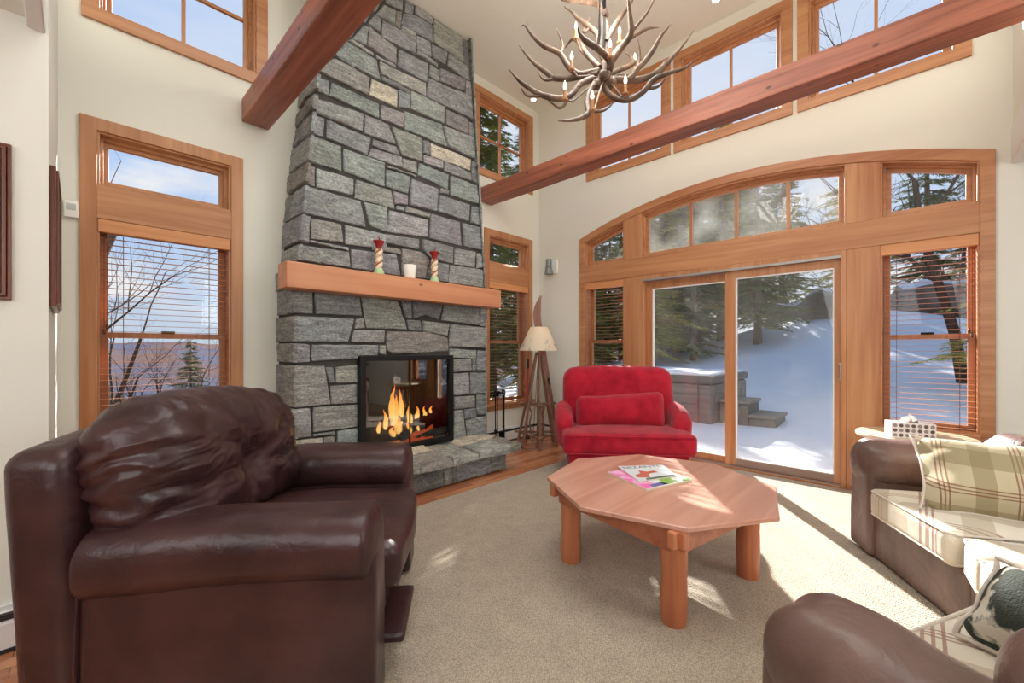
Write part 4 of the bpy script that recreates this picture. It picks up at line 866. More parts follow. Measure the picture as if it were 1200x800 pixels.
# ---- floor lamp with stick tripod
LX, LY = 4.137, 3.513
t = thing('floor_lamp', 'rustic floor lamp with a stick tripod base and cream shade in the corner', 'floor lamp', (LX, LY, .012), 0)
topz = 1.19; feet = []
for k in range(6):
    a = math.radians(224+60*k); R_ = .31 if k % 2 == 0 else .25; feet.append((LX+R_*math.cos(a), LY+R_*math.sin(a)))
for k, (x, y) in enumerate(feet):
    tx_, ty_ = LX+(x-LX)*.13, LY+(y-LY)*.13; m = MB(); pts = []; rr = []
    for i in range(12):
        q = i/11; pts.append((x+(tx_-x)*q+.008*nz3((q*3, k, 1), 1.5), y+(ty_-y)*q+.008*nz3((q*3, k, 5), 1.5), .012+(topz-.012)*q)); rr.append(.018-.005*q+.003*nz3((q*7, k, 9), 2))
    m.tube(pts, rr, 10); m.build('leg', stickw, t)
for z, nm in ((.16, 'lower_rung'), (.54, 'upper_rung')):
    q = z/1.19
    for k in range(0, 6, 2):
        a = Vector((LX+(feet[k][0]-LX)*(1-.87*q)*1.1, LY+(feet[k][1]-LY)*(1-.87*q)*1.1, z)); b = Vector((LX+(feet[(k+2) % 6][0]-LX)*(1-.87*q)*1.1, LY+(feet[(k+2) % 6][1]-LY)*(1-.87*q)*1.1, z)); d = (b-a).normalized()
        MB().tube([a-d*.06, a, (a+b)/2+Vector((0, 0, -.006)), b, b+d*.06], [.013, .014, .013, .014, .012], 8).build(nm, stickw, t)
for k in range(3):    # bent inner braces
    a = math.radians(254+120*k); m = MB()
    pts = [(LX+.10*math.cos(a), LY+.10*math.sin(a), .16), (LX+.12*math.cos(a), LY+.12*math.sin(a), .3), (LX+.09*math.cos(a), LY+.09*math.sin(a), .42), (LX+.13*math.cos(a), LY+.13*math.sin(a), .52)]
    m.tube(pts, .01, 8).build('brace', stickw, t)
MB().lathe([(.045, 1.17), (.05, 1.19), (.05, 1.205), (.02, 1.215)], (LX, LY, 0), 20).build('hub', stickw, t)
MB().tube([(LX, LY, 1.2), (LX, LY, 1.30)], .009, 8).lathe([(.016, 1.29), (.018, 1.34), (.014, 1.35)], (LX, LY, 0), 14).build('socket', brassm, t)
MB().tube([(LX-.008, LY, 1.3), (LX-.06, LY, 1.36), (LX-.06, LY, 1.46), (LX, LY, 1.53), (LX+.06, LY, 1.46), (LX+.06, LY, 1.36), (LX+.008, LY, 1.3)], .002, 6).build('harp', brassm, t)
MB().lathe([(.012, 1.35), (.03, 1.39), (.033, 1.42), (.02, 1.45), (.004, 1.455)], (LX, LY, 0), 16).build('bulb', mat('warm_bulb', (1, .9, .7, 1), .4, emit=(1, .82, .55, 1), es=6), t)
shm = bpy.data.materials.new('cream_lamp_shade'); shm.use_nodes = True; tt = shm.node_tree; B = tt.nodes['Principled BSDF']; B.inputs['Base Color'].default_value = srgb(244, 236, 218); B.inputs['Roughness'].default_value = .8
trl = tt.nodes.new('ShaderNodeBsdfTranslucent'); trl.inputs[0].default_value = srgb(255, 236, 200); ms = tt.nodes.new('ShaderNodeMixShader'); ms.inputs[0].default_value = .35; tt.links.new(B.outputs[0], ms.inputs[1]); tt.links.new(trl.outputs[0], ms.inputs[2]); tt.links.new(ms.outputs[0], tt.nodes['Material Output'].inputs[0])
tn = tt.nodes.new('ShaderNodeTexCoord'); mpn = tt.nodes.new('ShaderNodeMapping'); mpn.inputs['Scale'].default_value = (14, 14, 9); tt.links.new(tn.outputs['Object'], mpn.inputs[0]); nn = tt.nodes.new('ShaderNodeTexNoise'); nn.inputs['Scale'].default_value = 1; nn.inputs['Detail'].default_value = 5; tt.links.new(mpn.outputs[0], nn.inputs[0])
r2 = tt.nodes.new('ShaderNodeValToRGB'); r2.color_ramp.elements[0].position = .55; r2.color_ramp.elements[1].position = .64; tt.links.new(nn.outputs[0], r2.inputs[0])
sz_ = tt.nodes.new('ShaderNodeSeparateXYZ'); tt.links.new(tn.outputs['Generated'], sz_.inputs[0]); wv = tt.nodes.new('ShaderNodeMapRange'); wv.inputs[1].default_value = .25; wv.inputs[2].default_value = .6; wv.inputs[3].default_value = 1; wv.inputs[4].default_value = 0; tt.links.new(sz_.outputs['Z'], wv.inputs[0])
w2 = tt.nodes.new('ShaderNodeMath'); w2.operation = 'MULTIPLY'; tt.links.new(r2.outputs[0], w2.inputs[0]); tt.links.new(wv.outputs[0], w2.inputs[1]); xx = tt.nodes.new('ShaderNodeMix'); xx.data_type = 'RGBA'; xx.inputs[6].default_value = srgb(244, 236, 218); xx.inputs[7].default_value = srgb(150, 160, 168); tt.links.new(w2.outputs[0], xx.inputs[0]); tt.links.new(xx.outputs[2], B.inputs['Base Color'])
m = MB(); n = 40; pr = [(.256, 1.232), (.112, 1.535), (.109, 1.535), (.252, 1.232), (.256, 1.232)]
rings = [[m.V((LX+r*math.cos(2*PI*k/n), LY+r*math.sin(2*PI*k/n), z)) for k in range(n)] for r, z in pr[:4]]
for i in range(4):
    for k in range(n): m.F([rings[i][k], rings[i][(k+1) % n], rings[(i+1) % 4][(k+1) % n], rings[(i+1) % 4][k]])
m.build('lamp_shade', shm, t, ang=60)
light('lamp_bulb', 'POINT', (LX, LY, 1.41), 34, (1, .82, .58), .03)
MB().tube([(LX+.01, LY+.02, 1.2), (LX+.05, LY+.1, .6), (LX+.02, LY+.12, .05), (LX-.15, LY-.1, .02), (LX-.3, LY-.05, .019), (LX-.25, LY+.12, .019), (LX-.05, LY+.2, .019), (3.9, 3.85, .02)], .003, 6).build('power_cord', darkslot, t)
# ---- old ski and red pole leaning in the corner
base = Vector((4.42, 3.46, .015)); topv = Vector((4.33, 3.70, 1.62))
t = thing('wooden_ski', 'old brown wooden ski with an upturned tip leaning behind the floor lamp', 'ski', (base.x, base.y, .012), 0)
m = MB(); pts = []; 
for i in range(24):
    k = i/23; p = base.lerp(topv, min(1, k*1.0)); pts.append(p)
rv = (topv-base).normalized()
for i in range(1, 10):
    a = i/9; pts.append(topv+rv*(.36*a)+Vector((.07*a*a, -.07*a*a, 0))*1.0)
wd = Vector((.72, -.69, 0)); bk = rv.cross(wd).normalized(); L_ = []; m2 = m
prev = None
for i, p in enumerate(pts):
    k = i/(len(pts)-1); w_ = .052*(1 if k < .8 else max(.25, 1-((k-.8)/.2)**2*.85)); th2 = .008
    ring_ = [m.V(p+wd*w_+bk*th2), m.V(p-wd*w_+bk*th2), m.V(p-wd*w_-bk*th2), m.V(p+wd*w_-bk*th2)]
    if prev:
        for q in range(4): m.F([prev[q], prev[(q+1) % 4], ring_[(q+1) % 4], ring_[q]])
    else: m.F(ring_)
    prev = ring_
m.F(prev); m.build('ski_blade', skiw, t, ang=50)
pb = base.lerp(topv, .5); MB().rbox(pb-bk*.03, (.07, .05, .09), .01, n=3).build('toe_binding', ironm, t)
t = thing('red_ski_pole', 'thin red ski pole standing among the floor lamp legs', 'ski pole', (4.02, 3.62, .012), 0)
MB().tube([(4.02, 3.62, .015), (4.07, 3.64, 1.08)], .009, 8).build('shaft', mat('red_paint', srgb(190, 30, 40), .35), t)
MB().tube([(4.066, 3.638, 1.0), (4.072, 3.641, 1.12)], .015, 10).build('grip', darkslot, t)
MB().lathe([(.045, .1), (.05, .105), (.045, .11)], (4.023, 3.62, 0), 16).build('basket', darkslot, t)

# ---- side table with tissue box
TX, TY = 4.33, .02
t = thing('side_table', 'round side table with log legs behind the arm of the sectional sofa', 'side table', (TX, TY, CZ), 0)
MB().lathe([(.30, .575), (.335, .585), (.34, .6), (.335, .612), (.32, .615)], (TX, TY, 0), 48).build('tabletop', wood('pale_birch_top', srgb(236, 218, 190), srgb(214, 188, 150), 1, rough=.3), t)
lp = []
for k in range(4):
    a = PI/4+k*PI/2; p0 = (TX+.235*math.cos(a), TY+.235*math.sin(a)); p1 = (TX+.19*math.cos(a), TY+.19*math.sin(a)); lp.append((p0, p1))
    MB().tube([(p0[0], p0[1], CZ), (p1[0], p1[1], .58)], [.027, .024], 14).build('leg', pinel, t)
for k in range(4):
    a, b = lp[k], lp[(k+1) % 4]
    for z in ((.2,) if k % 2 else (.26,)):
        q = z/.58; MB().tube([(a[0][0]+(a[1][0]-a[0][0])*q, a[0][1]+(a[1][1]-a[0][1])*q, z), (b[0][0]+(b[1][0]-b[0][0])*q, b[0][1]+(b[1][1]-b[0][1])*q, z)], .014, 10).build('stretcher', pinel, t)
    MB().tube([(a[1][0], a[1][1], .5), (b[1][0], b[1][1], .5)], .018, 10).build('apron', pinel, t)
bx = C2W(2.86, 3.02)
t = thing('tissue_box', 'white dotted tissue box standing on the round side table', 'tissue box', (bx.x, bx.y, .616), math.radians(-46-24))
MB().rbox((0, 0, .055), (.245, .125, .11), .003, n=1, q=1).build('carton', mat('tissue_carton', srgb(236, 228, 222), .5), t, local=True, smooth=False)
m = MB()
for i in range(7):
    for j in range(2): m.lathe([(.012, 0), (.012, .0008)], (0, 0, 0), 14)
m = MB(); dots = [mat('dot_grey', srgb(150, 140, 136), .5), mat('dot_dark', srgb(96, 84, 82), .5)]
for par in (0, 1):
    m = MB()
    for i in range(7):
        for j in range(3):
            if (i+j) % 2 != par: continue
            for sy in (-1, 1):
                cx_, cz_ = -.102+i*.034, .022+j*.034
                ring_ = [m.V((cx_+.0125*math.cos(2*PI*k/16), sy*.0632, cz_+.0125*math.sin(2*PI*k/16))) for k in range(16)]; m.F(ring_)
    m.build('printed_dots', dots[par], t, local=True, smooth=False)
m = MB(); g = []
for i in range(9):
    row = []
    for j in range(7):
        u = (i-4)/4; v = (j-3)/3; row.append(m.V((u*.055*(1-.3*abs(v)), v*.03+.012*math.sin(u*5), .108+.05*(1-u*u)*(1-.55*v*v)+.014*math.sin(u*7+v*4))))
    g.append(row)
for i in range(8):
    for j in range(6): m.F([g[i][j], g[i+1][j], g[i+1][j+1], g[i][j+1]])
m.build('tissue', mat('tissue_paper', srgb(250, 250, 250), .9), t, local=True)

# ---- wall things
t = thing('wall_sconce', 'small grey two-part metal sconce on the wall above the floor lamp', 'wall light', (XB, 3.77, 2.31), 0)
gm = mat('pewter', srgb(140, 148, 146), .45, metal=.5)
MB().rbox((XB-.012, 3.74, 2.42), (.024, .16, .2), .006, n=2).build('backplate', plast, t)
MB().lathe([(.042, 2.425), (.042, 2.525), (.036, 2.53)], (XB-.075, 3.77, 0), 20).build('upper_cup', gm, t); MB().lathe([(.062, 2.315), (.045, 2.41), (.03, 2.418)], (XB-.075, 3.77, 0), 20).build('lower_shade', gm, t)
MB().tube([(XB-.02, 3.77, 2.42), (XB-.075, 3.77, 2.42)], .012, 8).build('bracket', gm, t)
t = thing('wall_outlet', 'white electrical outlet low on the wall between lamp and red chair', 'outlet', (XB, 3.66, .36), 0)
MB().rbox((XB-.004, 3.66, .405), (.008, .075, .118), .003, n=1).build('cover_plate', plast, t)
for z in (.382, .428):
    MB().rbox((XB-.009, 3.66, z), (.004, .034, .028), .002, n=1).build('socket', mat('socket_grey', srgb(190, 188, 184), .4), t)
t = thing('thermostat', 'small white thermostat on the wall left of the tall window', 'thermostat', (-.045, YA, 2.11), 0)
MB().rbox((-.028, YA-.014, 2.17), (.07, .028, .11), .006, n=2).build('housing', plast, t); MB().rbox((-.028, YA-.03, 2.185), (.045, .004, .04), .001, n=1).build('display', mat('lcd', srgb(190, 196, 190), .3), t)
framew = wood('dark_frame_wood', srgb(132, 76, 52), srgb(82, 42, 30), 2, rough=.35, fine=40)
def picture(name, label, f, u0, u1, z0, z1):
    t = thing(name, label, 'picture', f((u0+u1)/2, z0, 0), 0)
    for i, (a, d) in enumerate(((0, .022), (.014, .03), (.028, .024), (.042, .018))):
        MB().ring(rect(u0, u1, z0, z1, a), rect(u0, u1, z0, z1, a+.0125), f, -d, -.001).build('frame_moulding', framew, t, smooth=False, bevel=.003)
    MB().prism(rect(u0, u1, z0, z1, .05), f, -.012, -.002).build('mat_board', mat('mat_board', srgb(226, 218, 200), .9), t, smooth=False)
    MB().prism(rect(u0, u1, z0, z1, .13), f, -.014, -.011).build('artwork', mat('muted_print', srgb(120, 130, 118), .8, var=(6, srgb(170, 150, 110), .4, .6)), t, smooth=False)
picture('framed_picture', 'picture in a ridged dark wood frame cut off by the left edge of the photo', fN, -.98, -.19, 1.455, 2.10)
fS = lambda u, z, d: (-.087-d, u, z)
picture('framed_picture', 'narrow picture seen edge-on at the wall corner beside the thermostat', fS, 2.775, 3.3, 1.44, 2.07)
# ================================================================ sectional sofa (footprint in metres along sight-line axes, converted to the room)
def plaid_mat(name, base, band, line, sc_=1.0, axis=(0, 1)):
    m = bpy.data.materials.new(name); m.use_nodes = True; t = m.node_tree; B = t.nodes['Principled BSDF']; Lk = t.links.new
    B.inputs['Roughness'].default_value = .9; B.inputs['Sheen Weight'].default_value = .25; B.inputs['Specular IOR Level'].default_value = .15
    tn = t.nodes.new('ShaderNodeTexCoord'); sp = t.nodes.new('ShaderNodeSeparateXYZ'); Lk(tn.outputs['Object'], sp.inputs[0])
    col = None
    def op(o_, a, b=None, cl=False):
        n = t.nodes.new('ShaderNodeMath'); n.operation = o_; n.use_clamp = cl
        for i, v in enumerate((a, b)):
            if v is None: continue
            if isinstance(v, (int, float)): n.inputs[i].default_value = v
            else: Lk(v, n.inputs[i])
        return n.outputs[0]
    last = None
    prev = t.nodes.new('ShaderNodeRGB'); prev.outputs[0].default_value = base; last = prev.outputs[0]
    for ax in axis:
        s = op('FRACT', op('ADD', op('MULTIPLY', sp.outputs[ax], 3.1*sc_), .13*ax+5))
        b1 = op('LESS_THAN', op('ABSOLUTE', op('SUBTRACT', s, .3)), .14)
        x = t.nodes.new('ShaderNodeMix'); x.data_type = 'RGBA'; Lk(last, x.inputs[6]); x.inputs[7].default_value = band; Lk(op('MULTIPLY', b1, .6), x.inputs[0]); last = x.outputs[2]
        for c_, w_ in ((.70, .012), (.76, .012), (.82, .012)):
            l1 = op('LESS_THAN', op('ABSOLUTE', op('SUBTRACT', s, c_)), w_)
            x = t.nodes.new('ShaderNodeMix'); x.data_type = 'RGBA'; Lk(last, x.inputs[6]); x.inputs[7].default_value = line; Lk(op('MULTIPLY', l1, .75), x.inputs[0]); last = x.outputs[2]
    Lk(last, B.inputs['Base Color'])
    n = t.nodes.new('ShaderNodeTexNoise'); n.inputs['Scale'].default_value = 260; Lk(tn.outputs['Object'], n.inputs[0]); b = t.nodes.new('ShaderNodeBump'); b.inputs['Strength'].default_value = .4; b.inputs['Distance'].default_value = .004; Lk(n.outputs[0], b.inputs['Height']); Lk(b.outputs[0], B.inputs['Normal'])
    return m
plaid = plaid_mat('cream_plaid', srgb(226, 218, 200), srgb(180, 164, 138), srgb(150, 104, 92), .9)
plaidp = plaid_mat('olive_plaid', srgb(198, 186, 154), srgb(146, 132, 96), srgb(128, 72, 52), 1.3, (1, 2))
creamp = mat('cream_piping', srgb(214, 204, 190), .8)
V2 = lambda r, w: Vector(C2W(r, w)[:2])
so = thing('sectional_sofa', 'angled sectional sofa in worn brown leather with cream plaid seat cushions', 'sofa', (*V2(2.4, 1.6), CZ), 0)
P0, P1, P2, P3 = V2(2.16, 2.70), V2(1.93, 1.80), V2(1.60, 1.38), V2(.552, .985)
def off(a, b, d):   # outward normal (away from the seated front)
    t_ = (b-a).normalized(); return Vector((-t_.y, t_.x))*d
DEP = .93
n1 = off(P0, P1, 1); 
if n1.dot(V2(1, 0)-V2(0, 0)) < 0: n1 = -n1
n2 = off(P2, P3, 1)
if n2.dot(V2(0, -1)-V2(0, 0)) < 0: n2 = -n2
nm = (n1+n2).normalized()
def quadbox(m, q, z0, z1, r, n=8, puff=.0, seed=0, wa=.006, q_=4, extra=None, crown=True):
    """pillow box bent onto the plan quad q = [front a, front b, back b, back a]"""
    sx = ((q[1]-q[0]).length+(q[2]-q[3]).length)/2; sy = ((q[3]-q[0]).length+(q[2]-q[1]).length)/2
    def df(P, u):
        P = Vector(P); z = P.z
        if extra: P = extra(P, u); z = P.z
        a = P.x/sx+.5; b = P.y/sy+.5; xy = bil(q, a, b)
        X = Vector((xy.x, xy.y, (z0+z1)/2+z)); return wr(X, u, 6, wa, seed)
    m.rbox((0, 0, 0), (sx, sy, z1-z0), r, n=n, puff=(0, 0, puff), deform=df, q=q_); return m
t1v = (P1-P0).normalized(); t2v = (P3-P2).normalized(); AW = .27
A0 = P0+t1v*AW; A3 = P3-t2v*AW
# base panels
for a, b, na, nb, nmn in ((P0, P1, n1, n1, 'base'), (P1, P2, n1, n2, 'base'), (P2, P3, n2, n2, 'base')):
    quadbox(MB(), [a+na*.03, b+nb*.03, b+nb*DEP, a+na*DEP], CZ+.008, .30, .02, n=6, wa=.003, seed=60).build(nmn, leath2, so, ang=80)
# backs
BK = .62
for a, b, na, nb in ((P0, P1, n1, (n1+nm).normalized()*1.12), (P2, P3, (n2+nm).normalized()*1.0, n2)):
    quadbox(MB(), [a+na*BK, b+nb*BK, b+nb*DEP, a+na*DEP], .28, .74, .1, n=10, wa=.008, seed=61, q_=5).build('back_frame', leath2, so, ang=80)
# back cushions (leather puffs)
def puff_c(a, b, na, nb, z0, z1, seed, d0=.5, d1=.76):
    quadbox(MB(), [a+na*d0, b+nb*d0, b+nb*d1, a+na*d1], z0, z1, .11, n=14, wa=.018, seed=seed, q_=6, extra=lambda P, u: P+Vector((0, 0, .018*math.sin(P.x*26)*(abs(u[0]) > .55)-.02*u[0]**4))).build('back_cushion', leath2, so, ang=80)
mid = P0.lerp(P1, .56)
puff_c(P0+t1v*.20, mid, n1, n1, .44, .80, 70); puff_c(mid, P1+t1v*.05, n1, n1, .44, .84, 71)
m3 = P2.lerp(P3, .5); puff_c(A3+t2v*.2, m3, n2, n2, .44, .81, 73, .34, .70)
# seat cushions
def seatc(a, b, na, nb, label=None, seed=80, z0=.29, z1=.455, d=.62, over=.0):
    q = [a-na*over, b-nb*over, b+nb*d, a+na*d]
    o = quadbox(MB(), q, z0, z1, .045, n=10, puff=.022, seed=seed, q_=4, wa=.004).build('seat_cushion', plaid, so, ang=80)
    m = MB()
    c = sum(q, Vector((0, 0)))/4
    for z in (z0+.022, z1-.016):
        L4 = [c+(p-c)*.985 for p in q]; pts = []
        for i in range(4):
            for k in range(6): p = L4[i].lerp(L4[(i+1) % 4], .05+.9*k/5); pts.append((p.x, p.y, z+.0))
        pts.append(pts[0]); m.tube(pts, .0055, 6)
    m.build('piping', creamp, o)
g = .012
S1b = P0.lerp(P1, .97)
seatc(A0+t1v*g, S1b, n1, n1, seed=80, over=.03); seatc(P1.lerp(P2, .0)+Vector((0, 0)), P1.lerp(P2, .46), (n1+nm*.5).normalized(), nm, seed=81)
seatc(P1.lerp(P2, .5), P2.lerp(P3, .02), nm, (nm+n2*1.2).normalized(), seed=82, z1=.47); seatc(P2.lerp(P3, .04), A3-t2v*g, n2, n2, seed=83)
# arms
def arm(a, b, na, seed, ztop, name='arm'):
    """a outer front, b inner front"""
    q = [a, b, b+na*.86, a+na*.86]
    m = quadbox(MB(), [a.lerp(b, .12), a.lerp(b, .88), a.lerp(b, .88)+na*.84, a.lerp(b, .12)+na*.84], CZ+.012, .55, .03, n=10, wa=.008, seed=seed)
    def ex(P, u):
        P = Vector(P); P.z -= .03*(u[1]+1)/2
        k = max(0, (-u[1]-.55)/.45)
        P.z += .010*math.sin(P.x*55)*k; P.z -= .02*k
        k2 = max(0, (u[1]-.05)/.95); P.z += .024*math.sin(P.x*60+P.y*12+nz3(P, 6, 3)*2)*k2; P.x *= 1-.12*k2
        return P
    quadbox(m, [a-na*.02, b-na*.02, b+na*.84, a+na*.84], .44, ztop, .115, n=22, wa=.012, seed=seed+1, q_=7, extra=ex)
    return m.build(name, leath2, so, ang=80)
arm(P0-t1v*.02, A0, n1, 90, .715); arm(P3+t2v*.0, A3, n2, 95, .69)
# pillows
def pillow(name, label, c, w_, h_, th_, yaw, tilt, mt, mp, seed, roll=0):
    t = thing(name, label, 'pillow', c, yaw)
    Mx_ = Matrix.Translation((0, 0, h_/2*math.cos(tilt)+.01)) @ Matrix.Rotation(tilt, 4, 'Y') @ Matrix.Rotation(roll, 4, 'X')
    def df(P, u):
        P = Vector(P); e_ = max(abs(u[1]), abs(u[2])); k = 1-.0*e_
        P.x *= (1-.82*e_**5); cr = abs(u[1]*u[2])**3
        P.y *= 1+.06*cr-.03*(1-u[2]**2)*abs(u[1]); P.z *= 1+.06*cr-.03*(1-u[1]**2)*abs(u[2])
        P.x += .012*math.sin(P.z*40+nz3(P, 5, seed)*3)*max(0, abs(u[1])-.6)*2
        return wr(P, u, 6, .012, seed)
    MB().rbox((0, 0, 0), (th_, w_, h_), th_*.45, n=16, puff=(.05, 0, 0), deform=df, q=4, M=None).build('pillow_body', mt, t, local=True, ang=80)
    o = t.children[0]; o.data.transform(Mx_)
    m = MB(); pts = []
    for k in range(61):
        a = k/60*4; i = int(a) % 4; f_ = a-int(a); cs = [(-1, -1), (1, -1), (1, 1), (-1, 1)]; A_, B_ = cs[i], cs[(i+1) % 4]
        u1 = A_[0]+(B_[0]-A_[0])*f_; u2 = A_[1]+(B_[1]-A_[1])*f_
        P = df(Vector((0, u1*w_/2, u2*h_/2)), (0, u1, u2)); pts.append(Mx_ @ P)
    m.tube(pts, .007, 6); m.build('piping', mp, t, local=True); return t
face1 = math.atan2(-n1.y, -n1.x)
pc = V2(2.46, 1.95)
pillow('throw_pillow', 'large olive plaid throw pillow leaning in the corner of the sectional sofa', (pc.x, pc.y, .46), .82, .42, .18, math.radians(187), math.radians(-47), plaidp, creamp, 7)
pc = V2(1.32, .98)
pillow('throw_pillow', 'dark green and white patterned pillow at the right edge of the photo', (pc.x, pc.y, .475), .34, .24, .12, math.radians(44+105), math.radians(-40), mat('dark_green_weave', srgb(54, 60, 52), .9, var=(9, srgb(220, 216, 200), .56, .6), bump=(200, .5)), creamp, 9)

# ================================================================ antler chandelier
HUBR, HUBW = (708-600)/492*2.75, 2.75
def CP(px_, py_, dw=0.0):
    """photo position -> room point at the chandelier's distance (plus dw)"""
    w = 2.75+dw; p = C2W((px_-600)/492*w, w); return Vector((p.x, p.y, 1.25+(409-py_)/492*w))
hub = CP(708, 93)
cdl = thing('antler_chandelier', 'antler chandelier with candle bulbs hanging from the ceiling', 'chandelier', (hub.x, hub.y, hub.z-.2), 0)
am = mat('antler', srgb(128, 104, 86), .5, var=(8, srgb(78, 58, 45), .35, .65), bump=(60, .5, 4))
def smooth(P, n=6):
    out_ = []
    for i in range(len(P)-1):
        p0, p1, p2, p3 = P[max(i-1, 0)], P[i], P[i+1], P[min(i+2, len(P)-1)]
        for k in range(n):
            t_ = k/n; out_.append(.5*((2*p1)+(-p0+p2)*t_+(2*p0-5*p1+4*p2-p3)*t_*t_+(-p0+3*p1-3*p2+p3)*t_**3))
    out_.append(P[-1]); return out_
def za(p): return (590+p[0]/5.333, p[1]/5.333)
def zb_(p): return (700+p[0]/5.333, p[1]/5.333)
ANT = [
 # (crop, base radius, end dw, [main], [[branches]])
 ('a', .026, .12, [(600, 440), (540, 455), (470, 462), (410, 420), (380, 375), (345, 330), (250, 285), (180, 220), (140, 165), (115, 157)], [[(355, 335), (368, 290), (358, 240), (330, 180)], [(150, 180), (150, 150), (145, 128)]]),
 ('a', .026, .28, [(590, 460), (470, 480), (390, 492), (320, 488), (290, 468), (200, 400), (135, 330), (97, 280)], [[(320, 492), (265, 500), (235, 480), (215, 437)]]),
 ('a', .026, -.22, [(560, 490), (480, 525), (430, 585), (390, 608), (330, 615), (230, 590), (130, 530), (75, 480), (35, 430)], [[(240, 598), (150, 598), (108, 548)], [(395, 600), (385, 650), (350, 675), (310, 650), (280, 628)]]),
 ('a', .024, -.38, [(575, 510), (535, 580), (522, 650), (530, 705), (480, 738), (410, 752), (340, 755)], [[(530, 640), (560, 690), (620, 692), (665, 665), (690, 630)]]),
 ('a', .027, -.30, [(665, 440), (665, 390), (640, 350), (585, 300), (520, 260), (480, 215), (462, 165)], [[(585, 300), (600, 220), (600, 120), (602, 20), (604, -60)]]),
 ('b', .026, -.18, [(75, 440), (95, 380), (150, 300), (195, 240), (212, 190), (205, 110), (195, 20), (190, -50)], [[(212, 200), (255, 150), (310, 80), (352, 0), (370, -50)]]),
 ('b', .025, -.1, [(20, 480), (70, 492), (180, 495), (215, 480), (250, 430), (300, 380), (350, 310), (400, 220), (430, 185), (460, 148)], [[(245, 440), (265, 370), (262, 300), (245, 225)], [(170, 490), (160, 470), (165, 455)]]),
 ('b', .027, .06, [(50, 495), (140, 500), (240, 500), (320, 480), (380, 445), (430, 400), (480, 345), (550, 260), (603, 187)], [[(390, 440), (420, 390), (440, 365)]]),
 ('b', .025, -.25, [(30, 500), (60, 570), (110, 610), (170, 625), (230, 612), (290, 570), (350, 500), (430, 462), (520, 435), (580, 400), (607, 365)], [[(300, 555), (370, 545), (410, 510), (428, 480)]]),
 ('a', .024, .2, [(640, 400), (600, 300), (590, 220), (540, 170), (470, 120), (430, 75), (378, 40)], [[(540, 175), (500, 200), (520, 150), (538, 108)]]),
 ('a', .03, .05, [(625, 470), (640, 330), (640, 200), (625, 60), (610, -60), (600, -140)], []),
 ('a', .024, .15, [(640, 260), (690, 170), (735, 100), (785, 30), (830, -40)], []),
 ('b', .022, .42, [(60, 400), (110, 330), (170, 260), (260, 205), (320, 178), (386, 172)], []),
 ('b', .022, .45, [(60, 470), (130, 440), (220, 400), (215, 360), (160, 312)], []),
 ('a', .022, .38, [(600, 420), (520, 340), (470, 260), (430, 245), (385, 300)], [[(470, 260), (462, 220), (470, 170)]]),
 ('a', .03, .1, [(640, 100), (610, 40), (560, 12), (470, 8), (362, 2)], []),
]
for (cr_, r0, dwe, main, brs) in ANT:
    fz = za if cr_ == 'a' else zb_; m = MB(); tot = len(main)-1
    def pt(p, k):
        x, y = fz(p); return CP(x, y, dwe*k)
    P = [pt(p, i/tot) for i, p in enumerate(main)]; Ps = smooth(P); nn_ = len(Ps); r0 *= .78
    rr = [r0*(1-.15*(i/nn_)-.8*max(0, (i/nn_-.55)/.45)**1.3)*(1+.08*nz3(Ps[i], 12, r0*50)) for i in range(nn_)]
    m.tube(Ps, rr, 10)
    for br in brs:
        # the branch starts at the depth of the nearest main-beam point
        d_ = [math.hypot(br[0][0]-q[0], br[0][1]-q[1]) for q in main]; k0 = d_.index(min(d_))/tot
        Pb = smooth([pt(p, k0+.12*i/max(1, len(br)-1)) for i, p in enumerate(br)]); n_ = len(Pb); rb0 = max(.0085, r0*(1-.5*k0)*.8)
        m.tube(Pb, [rb0*(1-.85*(i/n_)**1.2) for i in range(n_)], 8)
    m.build('antler', am, cdl, ang=80)
for i in range(5):   # burrs where the antlers meet
    a = 2*PI*i/5; c = hub+Vector((.045*math.cos(a), .045*math.sin(a), -.02+.02*math.sin(a*2)))
    MB().rbox(c, (.07, .07, .06), .03, n=4, deform=lambda P, u: wr(P, u, 40, .008, i)).build('antler_burr', am, cdl, ang=80)
MB().tube([hub+Vector((0, 0, .02)), Vector((hub.x, hub.y, 4.70))], .012, 8).lathe([(.07, 4.69), (.065, 4.715), (.02, 4.73)], (hub.x, hub.y, 0), 24).build('stem', ironm, cdl)
sleeve = mat('candle_sleeve', srgb(190, 140, 96), .5, bump=(60, .5)); bulb_m = mat('flame_bulb', (1, .95, .85, 1), .2, emit=(1, .9, .72, 1), es=4)
for (x, y, dw) in ((675, 40, .15), (670, 76, -.02), (662, 111, -.15), (694, 123, -.3), (715, 62, -.12), (726, 45, .18), (744, 76, .3), (733, 104, -.1), (706, 38, .42), (760, 60, .05)):
    if (x, y) in ((706, 38), (760, 60)): continue
    b = CP(x, y, dw); m = MB()
    c = thing if False else None
    o = MB().lathe([(.018, -.035), (.02, -.025), (.0105, -.02), (.0105, .03), (.008, .032)], b, 14).build('candle_sleeve', sleeve, cdl)
    MB().lathe([(.005, .03), (.010, .043), (.0105, .055), (.006, .072), (.001, .088)], b, 12).build('candle_bulb', bulb_m, o)
    # short arm tying the candle to the antlers
    MB().tube([b+Vector((0, 0, -.03)), b.lerp(hub, .18)+Vector((0, 0, -.06)), b.lerp(hub, .55)+Vector((0, 0, -.02)), hub], [.006, .006, .007, .008], 6).build('candle_arm', am, cdl)
light('chandelier_glow', 'POINT', hub+Vector((0, 0, .42)), 60, (1, .94, .84), .3)
